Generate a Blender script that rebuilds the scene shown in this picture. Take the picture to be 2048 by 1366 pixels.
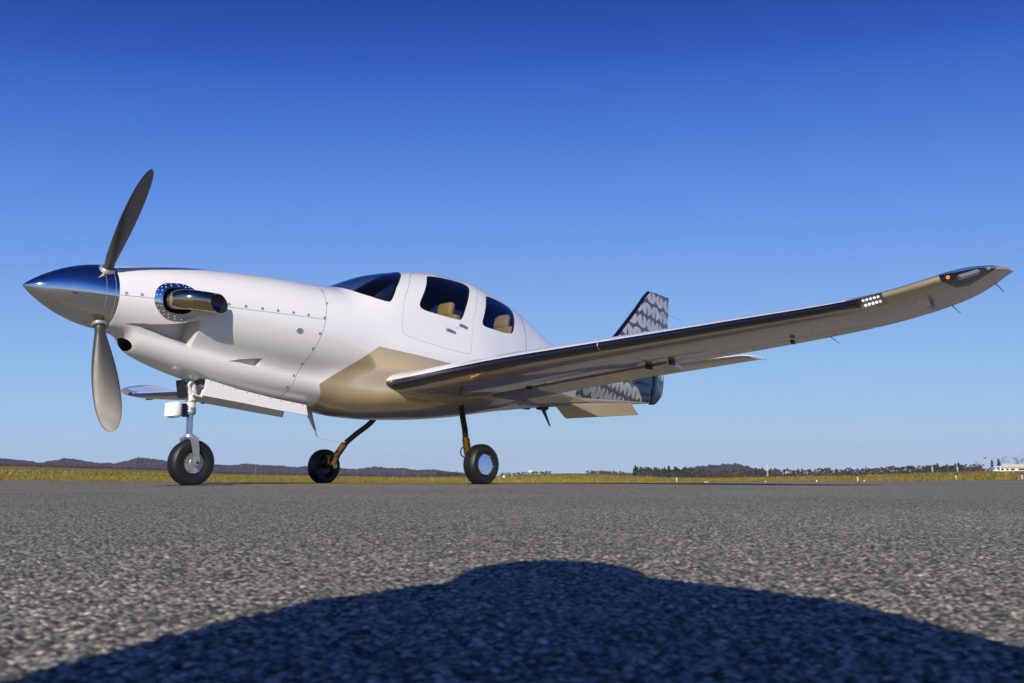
import bpy, bmesh, math, random
import numpy as np
from mathutils import Vector, Matrix

for o in list(bpy.data.objects):
    bpy.data.objects.remove(o, do_unlink=True)
scene = bpy.context.scene
COL = scene.collection
R = math.radians
PI = math.pi

# ------------------------------------------------------------------ camera
CAM = Vector((-2.243, -6.671, 0.104))
YAW, PITCH = 0.8592, 0.15444
cam_data = bpy.data.cameras.new('camera')
cam = bpy.data.objects.new('camera', cam_data)
COL.objects.link(cam)
cam.location = CAM
cam.rotation_euler = (PI/2 + PITCH, 0, -YAW)
cam_data.sensor_width = 36
cam_data.lens = 29.727
cam_data.clip_start = 0.02
cam_data.clip_end = 20000
cam_data.dof.use_dof = True
cam_data.dof.focus_distance = 7.6
cam_data.dof.aperture_fstop = 14.0
scene.camera = cam

# ------------------------------------------------------------------ sky, sun, exposure
SUN_AZ, SUN_EL = R(54), R(28)          # direction the light travels to, from +Y towards +X
world = bpy.data.worlds.new('World')
scene.world = world
world.use_nodes = True
wn = world.node_tree
for n in list(wn.nodes):
    wn.nodes.remove(n)
sky = wn.nodes.new('ShaderNodeTexSky')
sky.sky_type = 'NISHITA'
sky.sun_disc = False
sky.sun_elevation = SUN_EL
sky.sun_rotation = SUN_AZ + PI
sky.altitude = 0
sky.air_density = 0.6
sky.dust_density = 0.0
sky.ozone_density = 8.0
# film-like response of the photograph, applied to the whole dome
scl = wn.nodes.new('ShaderNodeVectorMath'); scl.operation = 'MULTIPLY'
scl.inputs[1].default_value = (1/6, 1/9, 1/12)
crv = wn.nodes.new('ShaderNodeRGBCurve')
CURVES = ([(0, 0), (.032, .006), (.065, .018), (.0867, .055), (.13, .135), (.183, .215), (.312, .305), (.52, .385), (.79, .435), (1, .46)],
          [(0, 0), (.0536, .022), (.108, .073), (.142, .175), (.213, .310), (.297, .415), (.481, .530), (.704, .575), (.898, .585), (1, .60)],
          [(0, 0), (.111, .13), (.216, .385), (.281, .62), (.403, .785), (.533, .83), (.756, .835), (.92, .77), (1, .73)])
for ch, pts in zip(crv.mapping.curves, CURVES):
    while len(ch.points) > 2: ch.points.remove(ch.points[1])
    ch.points[0].location = pts[0]; ch.points[-1].location = pts[-1]
    for q in pts[1:-1]: ch.points.new(*q)
    for q in ch.points: q.handle_type = 'AUTO_CLAMPED'
crv.mapping.update()
amp = wn.nodes.new('ShaderNodeVectorMath'); amp.operation = 'SCALE'; amp.inputs['Scale'].default_value = 10.0
bg = wn.nodes.new('ShaderNodeBackground')
bg.inputs['Strength'].default_value = 0.1
wo = wn.nodes.new('ShaderNodeOutputWorld')
wn.links.new(sky.outputs[0], scl.inputs[0])
wn.links.new(scl.outputs[0], crv.inputs['Color'])
wn.links.new(crv.outputs[0], amp.inputs[0])
wn.links.new(amp.outputs[0], bg.inputs['Color'])
wn.links.new(bg.outputs[0], wo.inputs['Surface'])

sun_data = bpy.data.lights.new('sun', 'SUN')
sun_data.energy = 4.7
sun_data.angle = R(0.53)
sun_data.color = (1.0, 0.90, 0.76)
sun = bpy.data.objects.new('sun', sun_data)
COL.objects.link(sun)
trav = Vector((math.sin(SUN_AZ)*math.cos(SUN_EL), math.cos(SUN_AZ)*math.cos(SUN_EL), -math.sin(SUN_EL)))
sun.rotation_euler = trav.to_track_quat('-Z', 'Y').to_euler()
sun.location = (-20, -20, 25)

scene.view_settings.view_transform = 'Standard'
scene.view_settings.look = 'None'
scene.view_settings.exposure = 0.0
scene.view_settings.gamma = 1.0
scene.render.engine = 'CYCLES'

# ------------------------------------------------------------------ material helpers
def new_mat(name):
    m = bpy.data.materials.new(name)
    m.use_nodes = True
    nt = m.node_tree
    b = nt.nodes['Principled BSDF']
    return m, nt, b

def setp(b, **k):
    names = dict(base='Base Color', rough='Roughness', metal='Metallic', coat='Coat Weight', coatr='Coat Roughness',
                 spec='Specular IOR Level', trans='Transmission Weight', ior='IOR', emis='Emission Color', emstr='Emission Strength')
    for q, v in k.items():
        if q in ('base', 'emis'):
            v = (v[0], v[1], v[2], 1)
        b.inputs[names[q]].default_value = v

def simple(name, base, rough=0.5, metal=0.0, coat=0.0, var=0.12, scale=25.0, **k):
    """plain surface with a little procedural colour and gloss variation"""
    m, nt, b = new_mat(name)
    setp(b, base=base, rough=rough, metal=metal, coat=coat, **k)
    tc = nt.nodes.new('ShaderNodeTexCoord')
    nz = nt.nodes.new('ShaderNodeTexNoise')
    nz.inputs['Scale'].default_value = scale
    nz.inputs['Detail'].default_value = 5
    nt.links.new(tc.outputs['Object'], nz.inputs['Vector'])
    mx = nt.nodes.new('ShaderNodeMix'); mx.data_type = 'RGBA'
    mx.inputs[6].default_value = (*[c*(1-var) for c in base], 1)
    mx.inputs[7].default_value = (*[min(1, c*(1+var)) for c in base], 1)
    nt.links.new(nz.outputs['Fac'], mx.inputs[0])
    nt.links.new(mx.outputs[2], b.inputs['Base Color'])
    mr = nt.nodes.new('ShaderNodeMapRange')
    mr.inputs['To Min'].default_value = rough*0.85
    mr.inputs['To Max'].default_value = min(1, rough*1.2)
    nt.links.new(nz.outputs['Fac'], mr.inputs['Value'])
    nt.links.new(mr.outputs[0], b.inputs['Roughness'])
    return m

class NT:
    """tiny expression helper for node maths"""
    def __init__(s, nt): s.nt = nt
    def m(s, op, a, b=None, c=None):
        n = s.nt.nodes.new('ShaderNodeMath'); n.operation = op
        for i, v in enumerate((a, b, c)):
            if v is None: continue
            if isinstance(v, (int, float)): n.inputs[i].default_value = v
            else: s.nt.links.new(v, n.inputs[i])
        return n.outputs[0]
    def attr(s, name):
        n = s.nt.nodes.new('ShaderNodeAttribute'); n.attribute_name = name
        return n.outputs['Fac']
    def mix(s, f, a, b):
        n = s.nt.nodes.new('ShaderNodeMix'); n.data_type = 'RGBA'
        s.nt.links.new(f, n.inputs[0])
        for i, v in ((6, a), (7, b)):
            if isinstance(v, tuple): n.inputs[i].default_value = (*v, 1)
            else: s.nt.links.new(v, n.inputs[i])
        return n.outputs[2]

def airframe_paint():
    m, nt, b = new_mat('airframe_paint')
    E = NT(nt)
    tc = nt.nodes.new('ShaderNodeTexCoord')
    sp = nt.nodes.new('ShaderNodeSeparateXYZ')
    nt.links.new(tc.outputs['Object'], sp.inputs[0])
    X, Z = sp.outputs['X'], sp.outputs['Z']
    gold = E.m('GREATER_THAN', E.attr('gold'), 0.0)
    navy = E.m('GREATER_THAN', E.attr('navy'), 0.0)
    tail = E.m('GREATER_THAN', E.attr('tail'), 0.0)
    # petal pattern: hexagonally packed discs, each split by a narrow wedge
    c, s_ = math.cos(R(-8)), math.sin(R(-8))
    u = E.m('ADD', E.m('MULTIPLY', X, c/0.25), E.m('MULTIPLY', Z, s_/0.25))
    v = E.m('ADD', E.m('MULTIPLY', X, -s_/0.225), E.m('MULTIPLY', Z, c/0.225))
    row = E.m('FLOOR', v)
    par = E.m('MODULO', E.m('ADD', row, 100.0), 2.0)
    fu = E.m('SUBTRACT', E.m('FRACT', E.m('ADD', u, E.m('MULTIPLY', par, 0.5))), 0.5)
    fv = E.m('SUBTRACT', E.m('FRACT', v), 0.5)
    d2 = E.m('ADD', E.m('MULTIPLY', E.m('MULTIPLY', fu, fu), 0.78), E.m('MULTIPLY', E.m('MULTIPLY', fv, fv), 1.0))
    disc = E.m('LESS_THAN', d2, 0.197)
    sg = E.m('SUBTRACT', E.m('MULTIPLY', par, 2.0), 1.0)
    wl = E.m('MULTIPLY', E.m('ADD', E.m('MULTIPLY', fv, sg), 0.24), 0.16)
    wedge = E.m('LESS_THAN', E.m('ABSOLUTE', fu), wl)
    pet = E.m('MULTIPLY', disc, E.m('SUBTRACT', 1.0, wedge))
    pcol = E.mix(pet, (0.062, 0.067, 0.092), (0.33, 0.34, 0.37))
    # navy diagonal band across the tail
    band = E.m('MULTIPLY', E.m('GREATER_THAN', E.attr('band'), 0.0), tail)
    bcol = E.mix(pet, (0.012, 0.018, 0.062), (0.022, 0.034, 0.095))
    nz = nt.nodes.new('ShaderNodeTexNoise')
    nz.inputs['Scale'].default_value = 3.0; nz.inputs['Detail'].default_value = 8
    nt.links.new(tc.outputs['Object'], nz.inputs['Vector'])
    wht = E.mix(nz.outputs['Fac'], (0.765, 0.76, 0.755), (0.80, 0.80, 0.80))
    col = E.mix(gold, wht, (0.56, 0.445, 0.275))
    col = E.mix(tail, col, pcol)
    col = E.mix(band, col, bcol)
    col = E.mix(navy, col, (0.004, 0.005, 0.020))
    nt.links.new(col, b.inputs['Base Color'])
    met = E.m('MULTIPLY', gold, 0.45)
    nt.links.new(met, b.inputs['Metallic'])
    rr = nt.nodes.new('ShaderNodeMapRange')
    rr.inputs['To Min'].default_value = 0.22; rr.inputs['To Max'].default_value = 0.34
    nt.links.new(nz.outputs['Fac'], rr.inputs['Value'])
    nt.links.new(rr.outputs[0], b.inputs['Roughness'])
    setp(b, coat=1.0, coatr=0.03)
    nt.links.new(E.m('SUBTRACT', 1.0, E.m('MULTIPLY', tail, 0.75)), b.inputs['Coat Weight'])
    b.inputs['Coat IOR'].default_value = 1.6
    return m

def glass_mat(name, tint, fres=1.45):
    m = bpy.data.materials.new(name); m.use_nodes = True
    nt = m.node_tree
    for n in list(nt.nodes): nt.nodes.remove(n)
    out = nt.nodes.new('ShaderNodeOutputMaterial')
    tr = nt.nodes.new('ShaderNodeBsdfTransparent'); tr.inputs[0].default_value = (*tint, 1)
    gl = nt.nodes.new('ShaderNodeBsdfGlossy'); gl.inputs['Roughness'].default_value = 0.01
    E = NT(nt); lw = nt.nodes.new('ShaderNodeLayerWeight'); lw.inputs[0].default_value = 0.5
    fr_o = E.m('ADD', E.m('MULTIPLY', E.m('POWER', lw.outputs['Facing'], 4.0), 0.9), 0.045)
    mx = nt.nodes.new('ShaderNodeMixShader')
    nt.links.new(fr_o, mx.inputs[0]); nt.links.new(tr.outputs[0], mx.inputs[1]); nt.links.new(gl.outputs[0], mx.inputs[2])
    nt.links.new(mx.outputs[0], out.inputs[0])
    return m

def asphalt_mat():
    m, nt, b = new_mat('asphalt')
    E = NT(nt)
    tc = nt.nodes.new('ShaderNodeTexCoord')
    def vor(scale, feat='F1'):
        v = nt.nodes.new('ShaderNodeTexVoronoi'); v.inputs['Scale'].default_value = scale; v.feature = feat
        nt.links.new(tc.outputs['Object'], v.inputs['Vector']); return v
    def noi(scale, det=6, rg=0.6):
        v = nt.nodes.new('ShaderNodeTexNoise'); v.inputs['Scale'].default_value = scale; v.inputs['Detail'].default_value = det
        v.inputs['Roughness'].default_value = rg
        nt.links.new(tc.outputs['Object'], v.inputs['Vector']); return v
    st = vor(175)
    hue = nt.nodes.new('ShaderNodeSeparateColor')
    nt.links.new(st.outputs['Color'], hue.inputs[0])
    ramp = nt.nodes.new('ShaderNodeValToRGB')
    cr = ramp.color_ramp
    cr.elements[0].position = 0.0; cr.elements[0].color = (0.109, 0.105, 0.086, 1)
    cr.elements[1].position = 1.0; cr.elements[1].color = (0.776, 0.739, 0.586, 1)
    for p, c in ((0.35, (0.307, 0.295, 0.234, 1)), (0.75, (0.463, 0.445, 0.356, 1)), (0.93, (0.563, 0.533, 0.419, 1))):
        e = cr.elements.new(p); e.color = c
    nt.links.new(hue.outputs[0], ramp.inputs[0])
    # dark binder between the stones
    gap = nt.nodes.new('ShaderNodeMapRange')
    gap.inputs['From Min'].default_value = 0.35; gap.inputs['From Max'].default_value = 0.75
    nt.links.new(st.outputs['Distance'], gap.inputs['Value'])
    col = E.mix(gap.outputs[0], ramp.outputs[0], (0.071, 0.067, 0.058))
    big = noi(0.55, 6)
    mid = noi(75, 6, 0.8)
    bm_ = nt.nodes.new('ShaderNodeMapRange'); bm_.inputs['From Min'].default_value = 0.3; bm_.inputs['From Max'].default_value = 0.7
    bm_.inputs['To Min'].default_value = 0.86; bm_.inputs['To Max'].default_value = 1.14
    nt.links.new(big.outputs['Fac'], bm_.inputs['Value'])
    bm2 = nt.nodes.new('ShaderNodeMapRange'); bm2.inputs['From Min'].default_value = 0.3; bm2.inputs['From Max'].default_value = 0.7
    bm2.inputs['To Min'].default_value = 0.45; bm2.inputs['To Max'].default_value = 1.55
    nt.links.new(mid.outputs['Fac'], bm2.inputs['Value'])
    mul = nt.nodes.new('ShaderNodeVectorMath'); mul.operation = 'SCALE'
    nt.links.new(col, mul.inputs[0])
    nt.links.new(E.m('MULTIPLY', bm_.outputs[0], bm2.outputs[0]), mul.inputs['Scale'])
    nt.links.new(mul.outputs[0], b.inputs['Base Color'])
    setp(b, rough=0.86, spec=0.25)
    bp = nt.nodes.new('ShaderNodeBump'); bp.inputs['Strength'].default_value = 0.7; bp.inputs['Distance'].default_value = 0.005
    hgt = E.m('SUBTRACT', E.m('MULTIPLY', mid.outputs['Fac'], 0.8), st.outputs['Distance'])
    nt.links.new(hgt, bp.inputs['Height'])
    nt.links.new(bp.outputs[0], b.inputs['Normal'])
    return m

def noise_ramp_mat(name, scale, stops, rough=0.9, detail=8, stretch=(1, 1, 1), bump=0.0, bscale=None, coord='Object', attr=None):
    m, nt, b = new_mat(name)
    E = NT(nt)
    tc = nt.nodes.new('ShaderNodeTexCoord')
    mp = nt.nodes.new('ShaderNodeMapping'); mp.inputs['Scale'].default_value = stretch
    nt.links.new(tc.outputs[coord], mp.inputs[0])
    nz = nt.nodes.new('ShaderNodeTexNoise'); nz.inputs['Scale'].default_value = scale; nz.inputs['Detail'].default_value = detail
    nz.inputs['Roughness'].default_value = 0.65
    nt.links.new(mp.outputs[0], nz.inputs['Vector'])
    fac = nz.outputs['Fac']
    if attr:
        fac = E.m('ADD', E.m('MULTIPLY', fac, 0.45), E.m('MULTIPLY', E.attr(attr), 0.55))
    rp = nt.nodes.new('ShaderNodeValToRGB')
    cr = rp.color_ramp
    cr.elements[0].position = stops[0][0]; cr.elements[0].color = (*stops[0][1], 1)
    cr.elements[1].position = stops[-1][0]; cr.elements[1].color = (*stops[-1][1], 1)
    for p, c in stops[1:-1]:
        e = cr.elements.new(p); e.color = (*c, 1)
    nt.links.new(fac, rp.inputs[0])
    nt.links.new(rp.outputs[0], b.inputs['Base Color'])
    setp(b, rough=rough, spec=0.2)
    if bump:
        n2 = nt.nodes.new('ShaderNodeTexNoise'); n2.inputs['Scale'].default_value = bscale or scale*4; n2.inputs['Detail'].default_value = 8
        nt.links.new(mp.outputs[0], n2.inputs['Vector'])
        bp = nt.nodes.new('ShaderNodeBump'); bp.inputs['Strength'].default_value = 1; bp.inputs['Distance'].default_value = bump
        nt.links.new(n2.outputs['Fac'], bp.inputs['Height']); nt.links.new(bp.outputs[0], b.inputs['Normal'])
    return m

M = {}
M['paint'] = airframe_paint()
M['asphalt'] = asphalt_mat()
M['piston'] = simple('piston_chrome', (0.50, 0.50, 0.58), 0.14, 1.0, var=0.1)
M['chrome'] = simple('chrome', (0.68, 0.69, 0.72), 0.035, 1.0, var=0.02)
M['bronze_chrome'] = simple('heat_tinted_chrome', (0.52, 0.39, 0.25), 0.08, 1.0, var=0.10, scale=12)
M['blade'] = simple('satin_aluminium', (0.07, 0.067, 0.064), 0.45, 0.4, var=0.12, scale=8)
M['alu'] = simple('cast_aluminium', (0.46, 0.46, 0.45), 0.5, 0.75, var=0.15, scale=40)
M['steel'] = simple('dark_steel', (0.06, 0.06, 0.065), 0.35, 0.8, var=0.2)
M['gold_metal'] = simple('anodised_gold', (0.72, 0.42, 0.10), 0.28, 1.0, var=0.1)
M['white_paint'] = simple('white_enamel', (0.76, 0.76, 0.75), 0.3, 0.0, 0.5, var=0.04)
M['black'] = simple('black_enamel', (0.012, 0.012, 0.013), 0.35, var=0.2)
M['leg_black'] = simple('black_gear_leg', (0.014, 0.012, 0.011), 0.28, coat=0.4, var=0.2)
M['rubber'] = simple('tyre_rubber', (0.009, 0.009, 0.010), 0.5, var=0.35, scale=18)
M['rubber_mark'] = simple('raised_rubber', (0.045, 0.045, 0.046), 0.5, var=0.2)
M['cavity'] = simple('dark_cavity', (0.012, 0.012, 0.014), 0.6, var=0.2)
M['duct'] = simple('duct_paint', (0.62, 0.61, 0.59), 0.4, var=0.06)
M['cabin_trim'] = simple('dark_headliner', (0.035, 0.035, 0.04), 0.8, var=0.25)
M['leather'] = simple('tan_leather', (0.78, 0.54, 0.13), 0.45, var=0.10, scale=30)
M['leather_dark'] = simple('brown_leather', (0.09, 0.06, 0.035), 0.5, var=0.2)
M['window'] = glass_mat('tinted_window', (0.74, 0.76, 0.82), 1.5)
M['windscreen'] = glass_mat('tinted_windscreen', (0.72, 0.74, 0.80), 1.5)
M['window_dimmed'] = glass_mat('dimmed_window', (0.30, 0.31, 0.35), 1.5)  # starboard glass coloured darker, standing in for dimness across the cabin
M['hub_cover'] = simple('hub_cover', (0.62, 0.65, 0.70), 0.16, 0.9, var=0.18, scale=9)
M['clear'] = glass_mat('clear_lens', (0.86, 0.88, 0.9), 1.45)
M['seal'] = simple('black_seal', (0.01, 0.01, 0.012), 0.5, var=0.1)
M['led'] = simple('lit_led', (0.9, 0.9, 0.85), 0.4, var=0.01, emis=(1.0, 0.98, 0.86), emstr=1.6)
M['red_led'] = simple('lit_red_lamp', (0.8, 0.05, 0.03), 0.4, var=0.01, emis=(1.0, 0.10, 0.04), emstr=3.5)
M['board'] = simple('light_board', (0.42, 0.44, 0.50), 0.3, 0.5, var=0.2, scale=60)
M['navy_paint'] = simple('navy_gloss', (0.008, 0.010, 0.045), 0.25, coat=0.6, var=0.1)
M['blue_handle'] = simple('polished_handle', (0.35, 0.40, 0.52), 0.22, 0.9, var=0.05)
M['yellow_line'] = noise_ramp_mat('yellow_road_paint', 60, [(0.3, (0.30, 0.20, 0.04)), (0.7, (0.50, 0.33, 0.05))], bump=0.002, bscale=150)
M['black_line'] = noise_ramp_mat('black_road_paint', 60, [(0.3, (0.015, 0.015, 0.015)), (0.7, (0.04, 0.04, 0.04))], bump=0.002, bscale=150)
M['grass_ground'] = noise_ramp_mat('dry_grass_ground', 0.05, [(0.28, (0.12, 0.065, 0.012)), (0.40, (0.21, 0.155, 0.028)), (0.52, (0.20, 0.155, 0.022)), (0.64, (0.25, 0.195, 0.04)), (0.78, (0.155, 0.135, 0.022))], bump=0.06, bscale=6)
M['grass_blade'] = noise_ramp_mat('dry_grass', 0.05, [(0.2, (0.12, 0.065, 0.014)), (0.38, (0.23, 0.165, 0.030)), (0.5, (0.16, 0.14, 0.028)), (0.66, (0.28, 0.225, 0.055)), (0.85, (0.42, 0.35, 0.13))], attr='tone')
M['hill_wood'] = noise_ramp_mat('wooded_hill', 0.02, [(0.30, (0.040, 0.032, 0.040)), (0.45, (0.085, 0.058, 0.070)), (0.55, (0.05, 0.047, 0.052)), (0.70, (0.13, 0.078, 0.075))], bump=6, bscale=0.08)
M['pine'] = noise_ramp_mat('pine_foliage', 0.3, [(0.2, (0.016, 0.026, 0.012)), (0.8, (0.05, 0.07, 0.026))], attr='tone')
M['autumn'] = noise_ramp_mat('autumn_foliage', 0.3, [(0.2, (0.045, 0.032, 0.02)), (0.5, (0.095, 0.056, 0.030)), (0.8, (0.085, 0.070, 0.038))], attr='tone')
M['bark'] = noise_ramp_mat('bark', 6, [(0.2, (0.05, 0.042, 0.035)), (0.8, (0.15, 0.13, 0.11))])
M['twig'] = noise_ramp_mat('bare_twigs', 2, [(0.2, (0.07, 0.055, 0.045)), (0.8, (0.16, 0.125, 0.10))])
M['skin'] = simple('skin', (0.52, 0.31, 0.22), 0.5, var=0.06)
M['jacket'] = simple('navy_jacket', (0.030, 0.036, 0.055), 0.8, var=0.2)
M['jeans'] = simple('denim', (0.09, 0.13, 0.22), 0.85, var=0.2, scale=60)
M['hair'] = simple('brown_hair', (0.05, 0.03, 0.018), 0.5, var=0.3)
M['roof_metal'] = simple('cream_metal_roof', (0.55, 0.52, 0.42), 0.6, var=0.06, scale=3)
M['blue_lens'] = simple('blue_lens', (0.02, 0.03, 0.22), 0.15, coat=0.5, var=0.1)
M['tank'] = simple('pale_green_tank', (0.45, 0.62, 0.56), 0.5, var=0.06, scale=2)
M['red'] = simple('mast_red', (0.45, 0.08, 0.05), 0.5, var=0.1)
M['cream'] = simple('cream_post', (0.70, 0.62, 0.42), 0.5, var=0.08)

M['haze'] = bpy.data.materials.new('haze'); M['haze'].use_nodes = True
_nt = M['haze'].node_tree
for n in list(_nt.nodes): _nt.nodes.remove(n)
_o = _nt.nodes.new('ShaderNodeOutputMaterial'); _v = _nt.nodes.new('ShaderNodeVolumePrincipled')
_v.inputs['Color'].default_value = (0.72, 0.80, 1.0, 1); _v.inputs['Density'].default_value = 0.00007; _v.inputs['Anisotropy'].default_value = 0.0
_nt.links.new(_v.outputs[0], _o.inputs['Volume'])

# ------------------------------------------------------------------ object helpers
def mesh_obj(name, verts, faces, mat=None, parent=None, smooth=True, sharp=35, attrs=None, mesh=None):
    if mesh is None:
        mesh = bpy.data.meshes.new(name)
        mesh.from_pydata([tuple(v) for v in verts], [], faces)
        mesh.update()
    if mat is not None:
        mesh.materials.clear()
        for m_ in (mat if isinstance(mat, (list, tuple)) else [mat]):
            mesh.materials.append(m_)
    if attrs:
        for k, v in attrs.items():
            a = mesh.attributes.new(k, 'FLOAT', 'POINT')
            a.data.foreach_set('value', np.asarray(v, dtype=np.float32))
    if smooth:
        mesh.shade_smooth()
        if sharp: mesh.set_sharp_from_angle(angle=R(sharp))
    else:
        mesh.shade_flat()
    o = bpy.data.objects.new(name, mesh)
    COL.objects.link(o)
    if parent is not None:
        o.parent = parent
        o.location = -parent.location if parent.parent is None else (0, 0, 0)
        if parent.parent is None and parent.type != 'EMPTY':
            o.location = (0, 0, 0)
    return o

def tag(o, label=None, cat=None, group=None, kind=None):
    for k, v in (('label', label), ('category', cat), ('group', group), ('kind', kind)):
        if v: o[k] = v
    return o

def empty(name, loc):
    o = bpy.data.objects.new(name, None); COL.objects.link(o); o.location = loc
    o.empty_display_size = 0.2
    return o

class MB:
    def __init__(s): s.v = []; s.f = []
    def add(s, vs, fs):
        n = len(s.v); s.v += [tuple(p) for p in vs]; s.f += [tuple(i+n for i in q) for q in fs]; return s
    def box(s, c, d, rot=None):
        vs = [Vector((sx*d[0]/2, sy*d[1]/2, sz*d[2]/2)) for sx in (-1, 1) for sy in (-1, 1) for sz in (-1, 1)]
        if rot is not None: vs = [rot @ p for p in vs]
        vs = [p + Vector(c) for p in vs]
        return s.add(vs, [(0, 1, 3, 2), (4, 6, 7, 5), (0, 4, 5, 1), (2, 3, 7, 6), (0, 2, 6, 4), (1, 5, 7, 3)])
    def tube(s, pts, rad, n=14, cap=True, flat=None):
        pts = [Vector(p) for p in pts]
        if not isinstance(rad, (list, tuple)): rad = [rad]*len(pts)
        base = len(s.v); up = None
        for i, p in enumerate(pts):
            t = (pts[min(i+1, len(pts)-1)] - pts[max(i-1, 0)]).normalized()
            if up is None:
                a = Vector((0, 0, 1)) if abs(t.z) < 0.9 else Vector((1, 0, 0))
            else: a = up
            e1 = (a - t*a.dot(t)).normalized(); e2 = t.cross(e1); up = e1
            for k in range(n):
                an = 2*PI*k/n
                s.v.append(tuple(p + float(rad[i])*(e1*math.cos(an) + e2*math.sin(an)*(flat or 1))))
        for i in range(len(pts)-1):
            for k in range(n):
                a = base+i*n+k; b_ = base+i*n+(k+1) % n
                s.f.append((a, b_, b_+n, a+n))
        if cap:
            s.f.append(tuple(base+k for k in reversed(range(n))))
            e = base+(len(pts)-1)*n
            s.f.append(tuple(e+k for k in range(n)))
        return s
    def lathe(s, prof, o, ax, n=40, close=False):
        """prof: (distance along axis, radius)"""
        o = Vector(o); ax = Vector(ax).normalized()
        a = Vector((0, 0, 1)) if abs(ax.z) < 0.9 else Vector((1, 0, 0))
        e1 = (a - ax*a.dot(ax)).normalized(); e2 = ax.cross(e1)
        base = len(s.v)
        for d, r in prof:
            d, r = float(d), float(r)
            for k in range(n):
                an = 2*PI*k/n
                s.v.append(tuple(o + ax*d + max(r, 1e-4)*(e1*math.cos(an)+e2*math.sin(an))))
        for i in range(len(prof)-1):
            for k in range(n):
                a_ = base+i*n+k; b_ = base+i*n+(k+1) % n
                s.f.append((a_, b_, b_+n, a_+n))
        return s
    def obj(s, name, mat, parent=None, **k):
        return mesh_obj(name, s.v, s.f, mat, parent, **k)

def catmull(pts, n=8):
    pts = [Vector(p) for p in pts]; out = []
    for i in range(len(pts)-1):
        p0 = pts[max(i-1, 0)]; p1 = pts[i]; p2 = pts[i+1]; p3 = pts[min(i+2, len(pts)-1)]
        for k in range(n):
            t = k/n
            out.append(0.5*((2*p1)+(p2-p0)*t+(2*p0-5*p1+4*p2-p3)*t*t+(3*p1-p0-3*p2+p3)*t**3))
    out.append(pts[-1]); return out

def temp_obj(mb, mat=None):
    me = bpy.data.meshes.new('tmp'); me.from_pydata(mb.v, [], mb.f); me.update()
    bm = bmesh.new(); bm.from_mesh(me); bmesh.ops.recalc_face_normals(bm, faces=bm.faces); bm.to_mesh(me); bm.free()
    if mat: me.materials.append(mat)
    o = bpy.data.objects.new('tmp', me); COL.objects.link(o); return o

def boolean(o, ops):
    """apply boolean ops [(cutter, 'DIFFERENCE'|...)] and return a new mesh"""
    for c, op in ops:
        md = o.modifiers.new('b', 'BOOLEAN'); md.operation = op; md.object = c; md.solver = 'EXACT'
        md.material_mode = 'TRANSFER'
    bpy.context.view_layer.update()
    dg = bpy.context.evaluated_depsgraph_get()
    me = bpy.data.meshes.new_from_object(o.evaluated_get(dg))
    o.modifiers.clear()
    return me

def kill(*os_):
    for o in os_: bpy.data.objects.remove(o, do_unlink=True)

def prism_y(poly, y0, y1, grow=0.0):
    """polygon in (x, z) extruded along y"""
    P = [Vector((x, z)) for x, z in poly]
    if grow:
        n = len(P); ar = sum(P[i].x*P[(i+1) % n].y-P[(i+1) % n].x*P[i].y for i in range(n)); sg = 1 if ar > 0 else -1
        Q = []
        for i in range(n):
            a = (P[i]-P[i-1]).normalized(); b = (P[(i+1) % n]-P[i]).normalized()
            na = Vector((a.y, -a.x))*sg; nb = Vector((b.y, -b.x))*sg
            mdir = (na+nb); mdir = mdir/max(mdir.length_squared/2, 0.3)
            Q.append(P[i]+mdir*grow)
        P = Q
    n = len(P); mb = MB()
    vs = [(p.x, y0, p.y) for p in P]+[(p.x, y1, p.y) for p in P]
    fs = [tuple(range(n)), tuple(range(2*n-1, n-1, -1))]+[(i, (i+1) % n, n+(i+1) % n, n+i) for i in range(n)]
    return mb.add(vs, fs)

def smooth_poly(poly, n=4):
    P = [Vector((a, b, 0)) for a, b in poly]; k = len(P); out = []
    for i in range(k):
        p0, p1, p2, p3 = P[i-1], P[i], P[(i+1) % k], P[(i+2) % k]
        for j in range(n):
            t = j/n
            q = 0.5*((2*p1)+(p2-p0)*t+(2*p0-5*p1+4*p2-p3)*t*t+(3*p1-p0-3*p2+p3)*t**3)
            out.append((q.x, q.y))
    return out

def mirrored_mesh(me):
    m2 = me.copy()
    co = np.zeros(len(m2.vertices)*3, np.float32); m2.vertices.foreach_get('co', co)
    co[1::3] *= -1; m2.vertices.foreach_set('co', co); m2.flip_normals(); m2.update(); return m2

# ------------------------------------------------------------------ ground: survey of the site around the camera station
AZ_T = [0, 18.34, 23.52, 29.2, 35.32, 41.77, 48.43, 55.1, 61.62, 67.83, 73.62, 80.13, 100]
def interp(xs, ys):
    return lambda a: float(np.interp(a, xs, ys))
# slope (rise per metre) of the sight line to the pavement's far edge and to the crest of the field
edge_slope = interp([0, 18.3, 29, 38.5, 48.4, 60, 71, 80.1, 100], [-.0068, -.0072, -.0097, -.0112, -.0114, -.0110, -.0092, -.0066, -.006])
crest_slope = interp([0, 18.34, 22.7, 27.5, 30.5, 38, 41.8, 45.7, 48.4, 50.4, 52.8, 55.1, 57, 59.3, 61.6, 65.4, 70.8, 76, 80.13, 100],
                     [.0077, .0077, .0053, .0030, -.0004, -.0030, -.0039, -.0036, -.0030, -.0015, 0, -.0003, -.0024, -.0045, -.0051, -.0039, -.0021, .0015, .0030, .003])
H = CAM.z
R_EDGE = 45.0
rngn = np.random.default_rng(5)
TAB = rngn.random((256, 256))
def vnoise(x, y):
    xi = np.floor(x).astype(int); yi = np.floor(y).astype(int); fx = x-xi; fy = y-yi
    fx = fx*fx*(3-2*fx); fy = fy*fy*(3-2*fy)
    g = lambda a, b: TAB[a % 256, b % 256]
    return (g(xi, yi)*(1-fx)+g(xi+1, yi)*fx)*(1-fy)+(g(xi, yi+1)*(1-fx)+g(xi+1, yi+1)*fx)*fy

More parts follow.
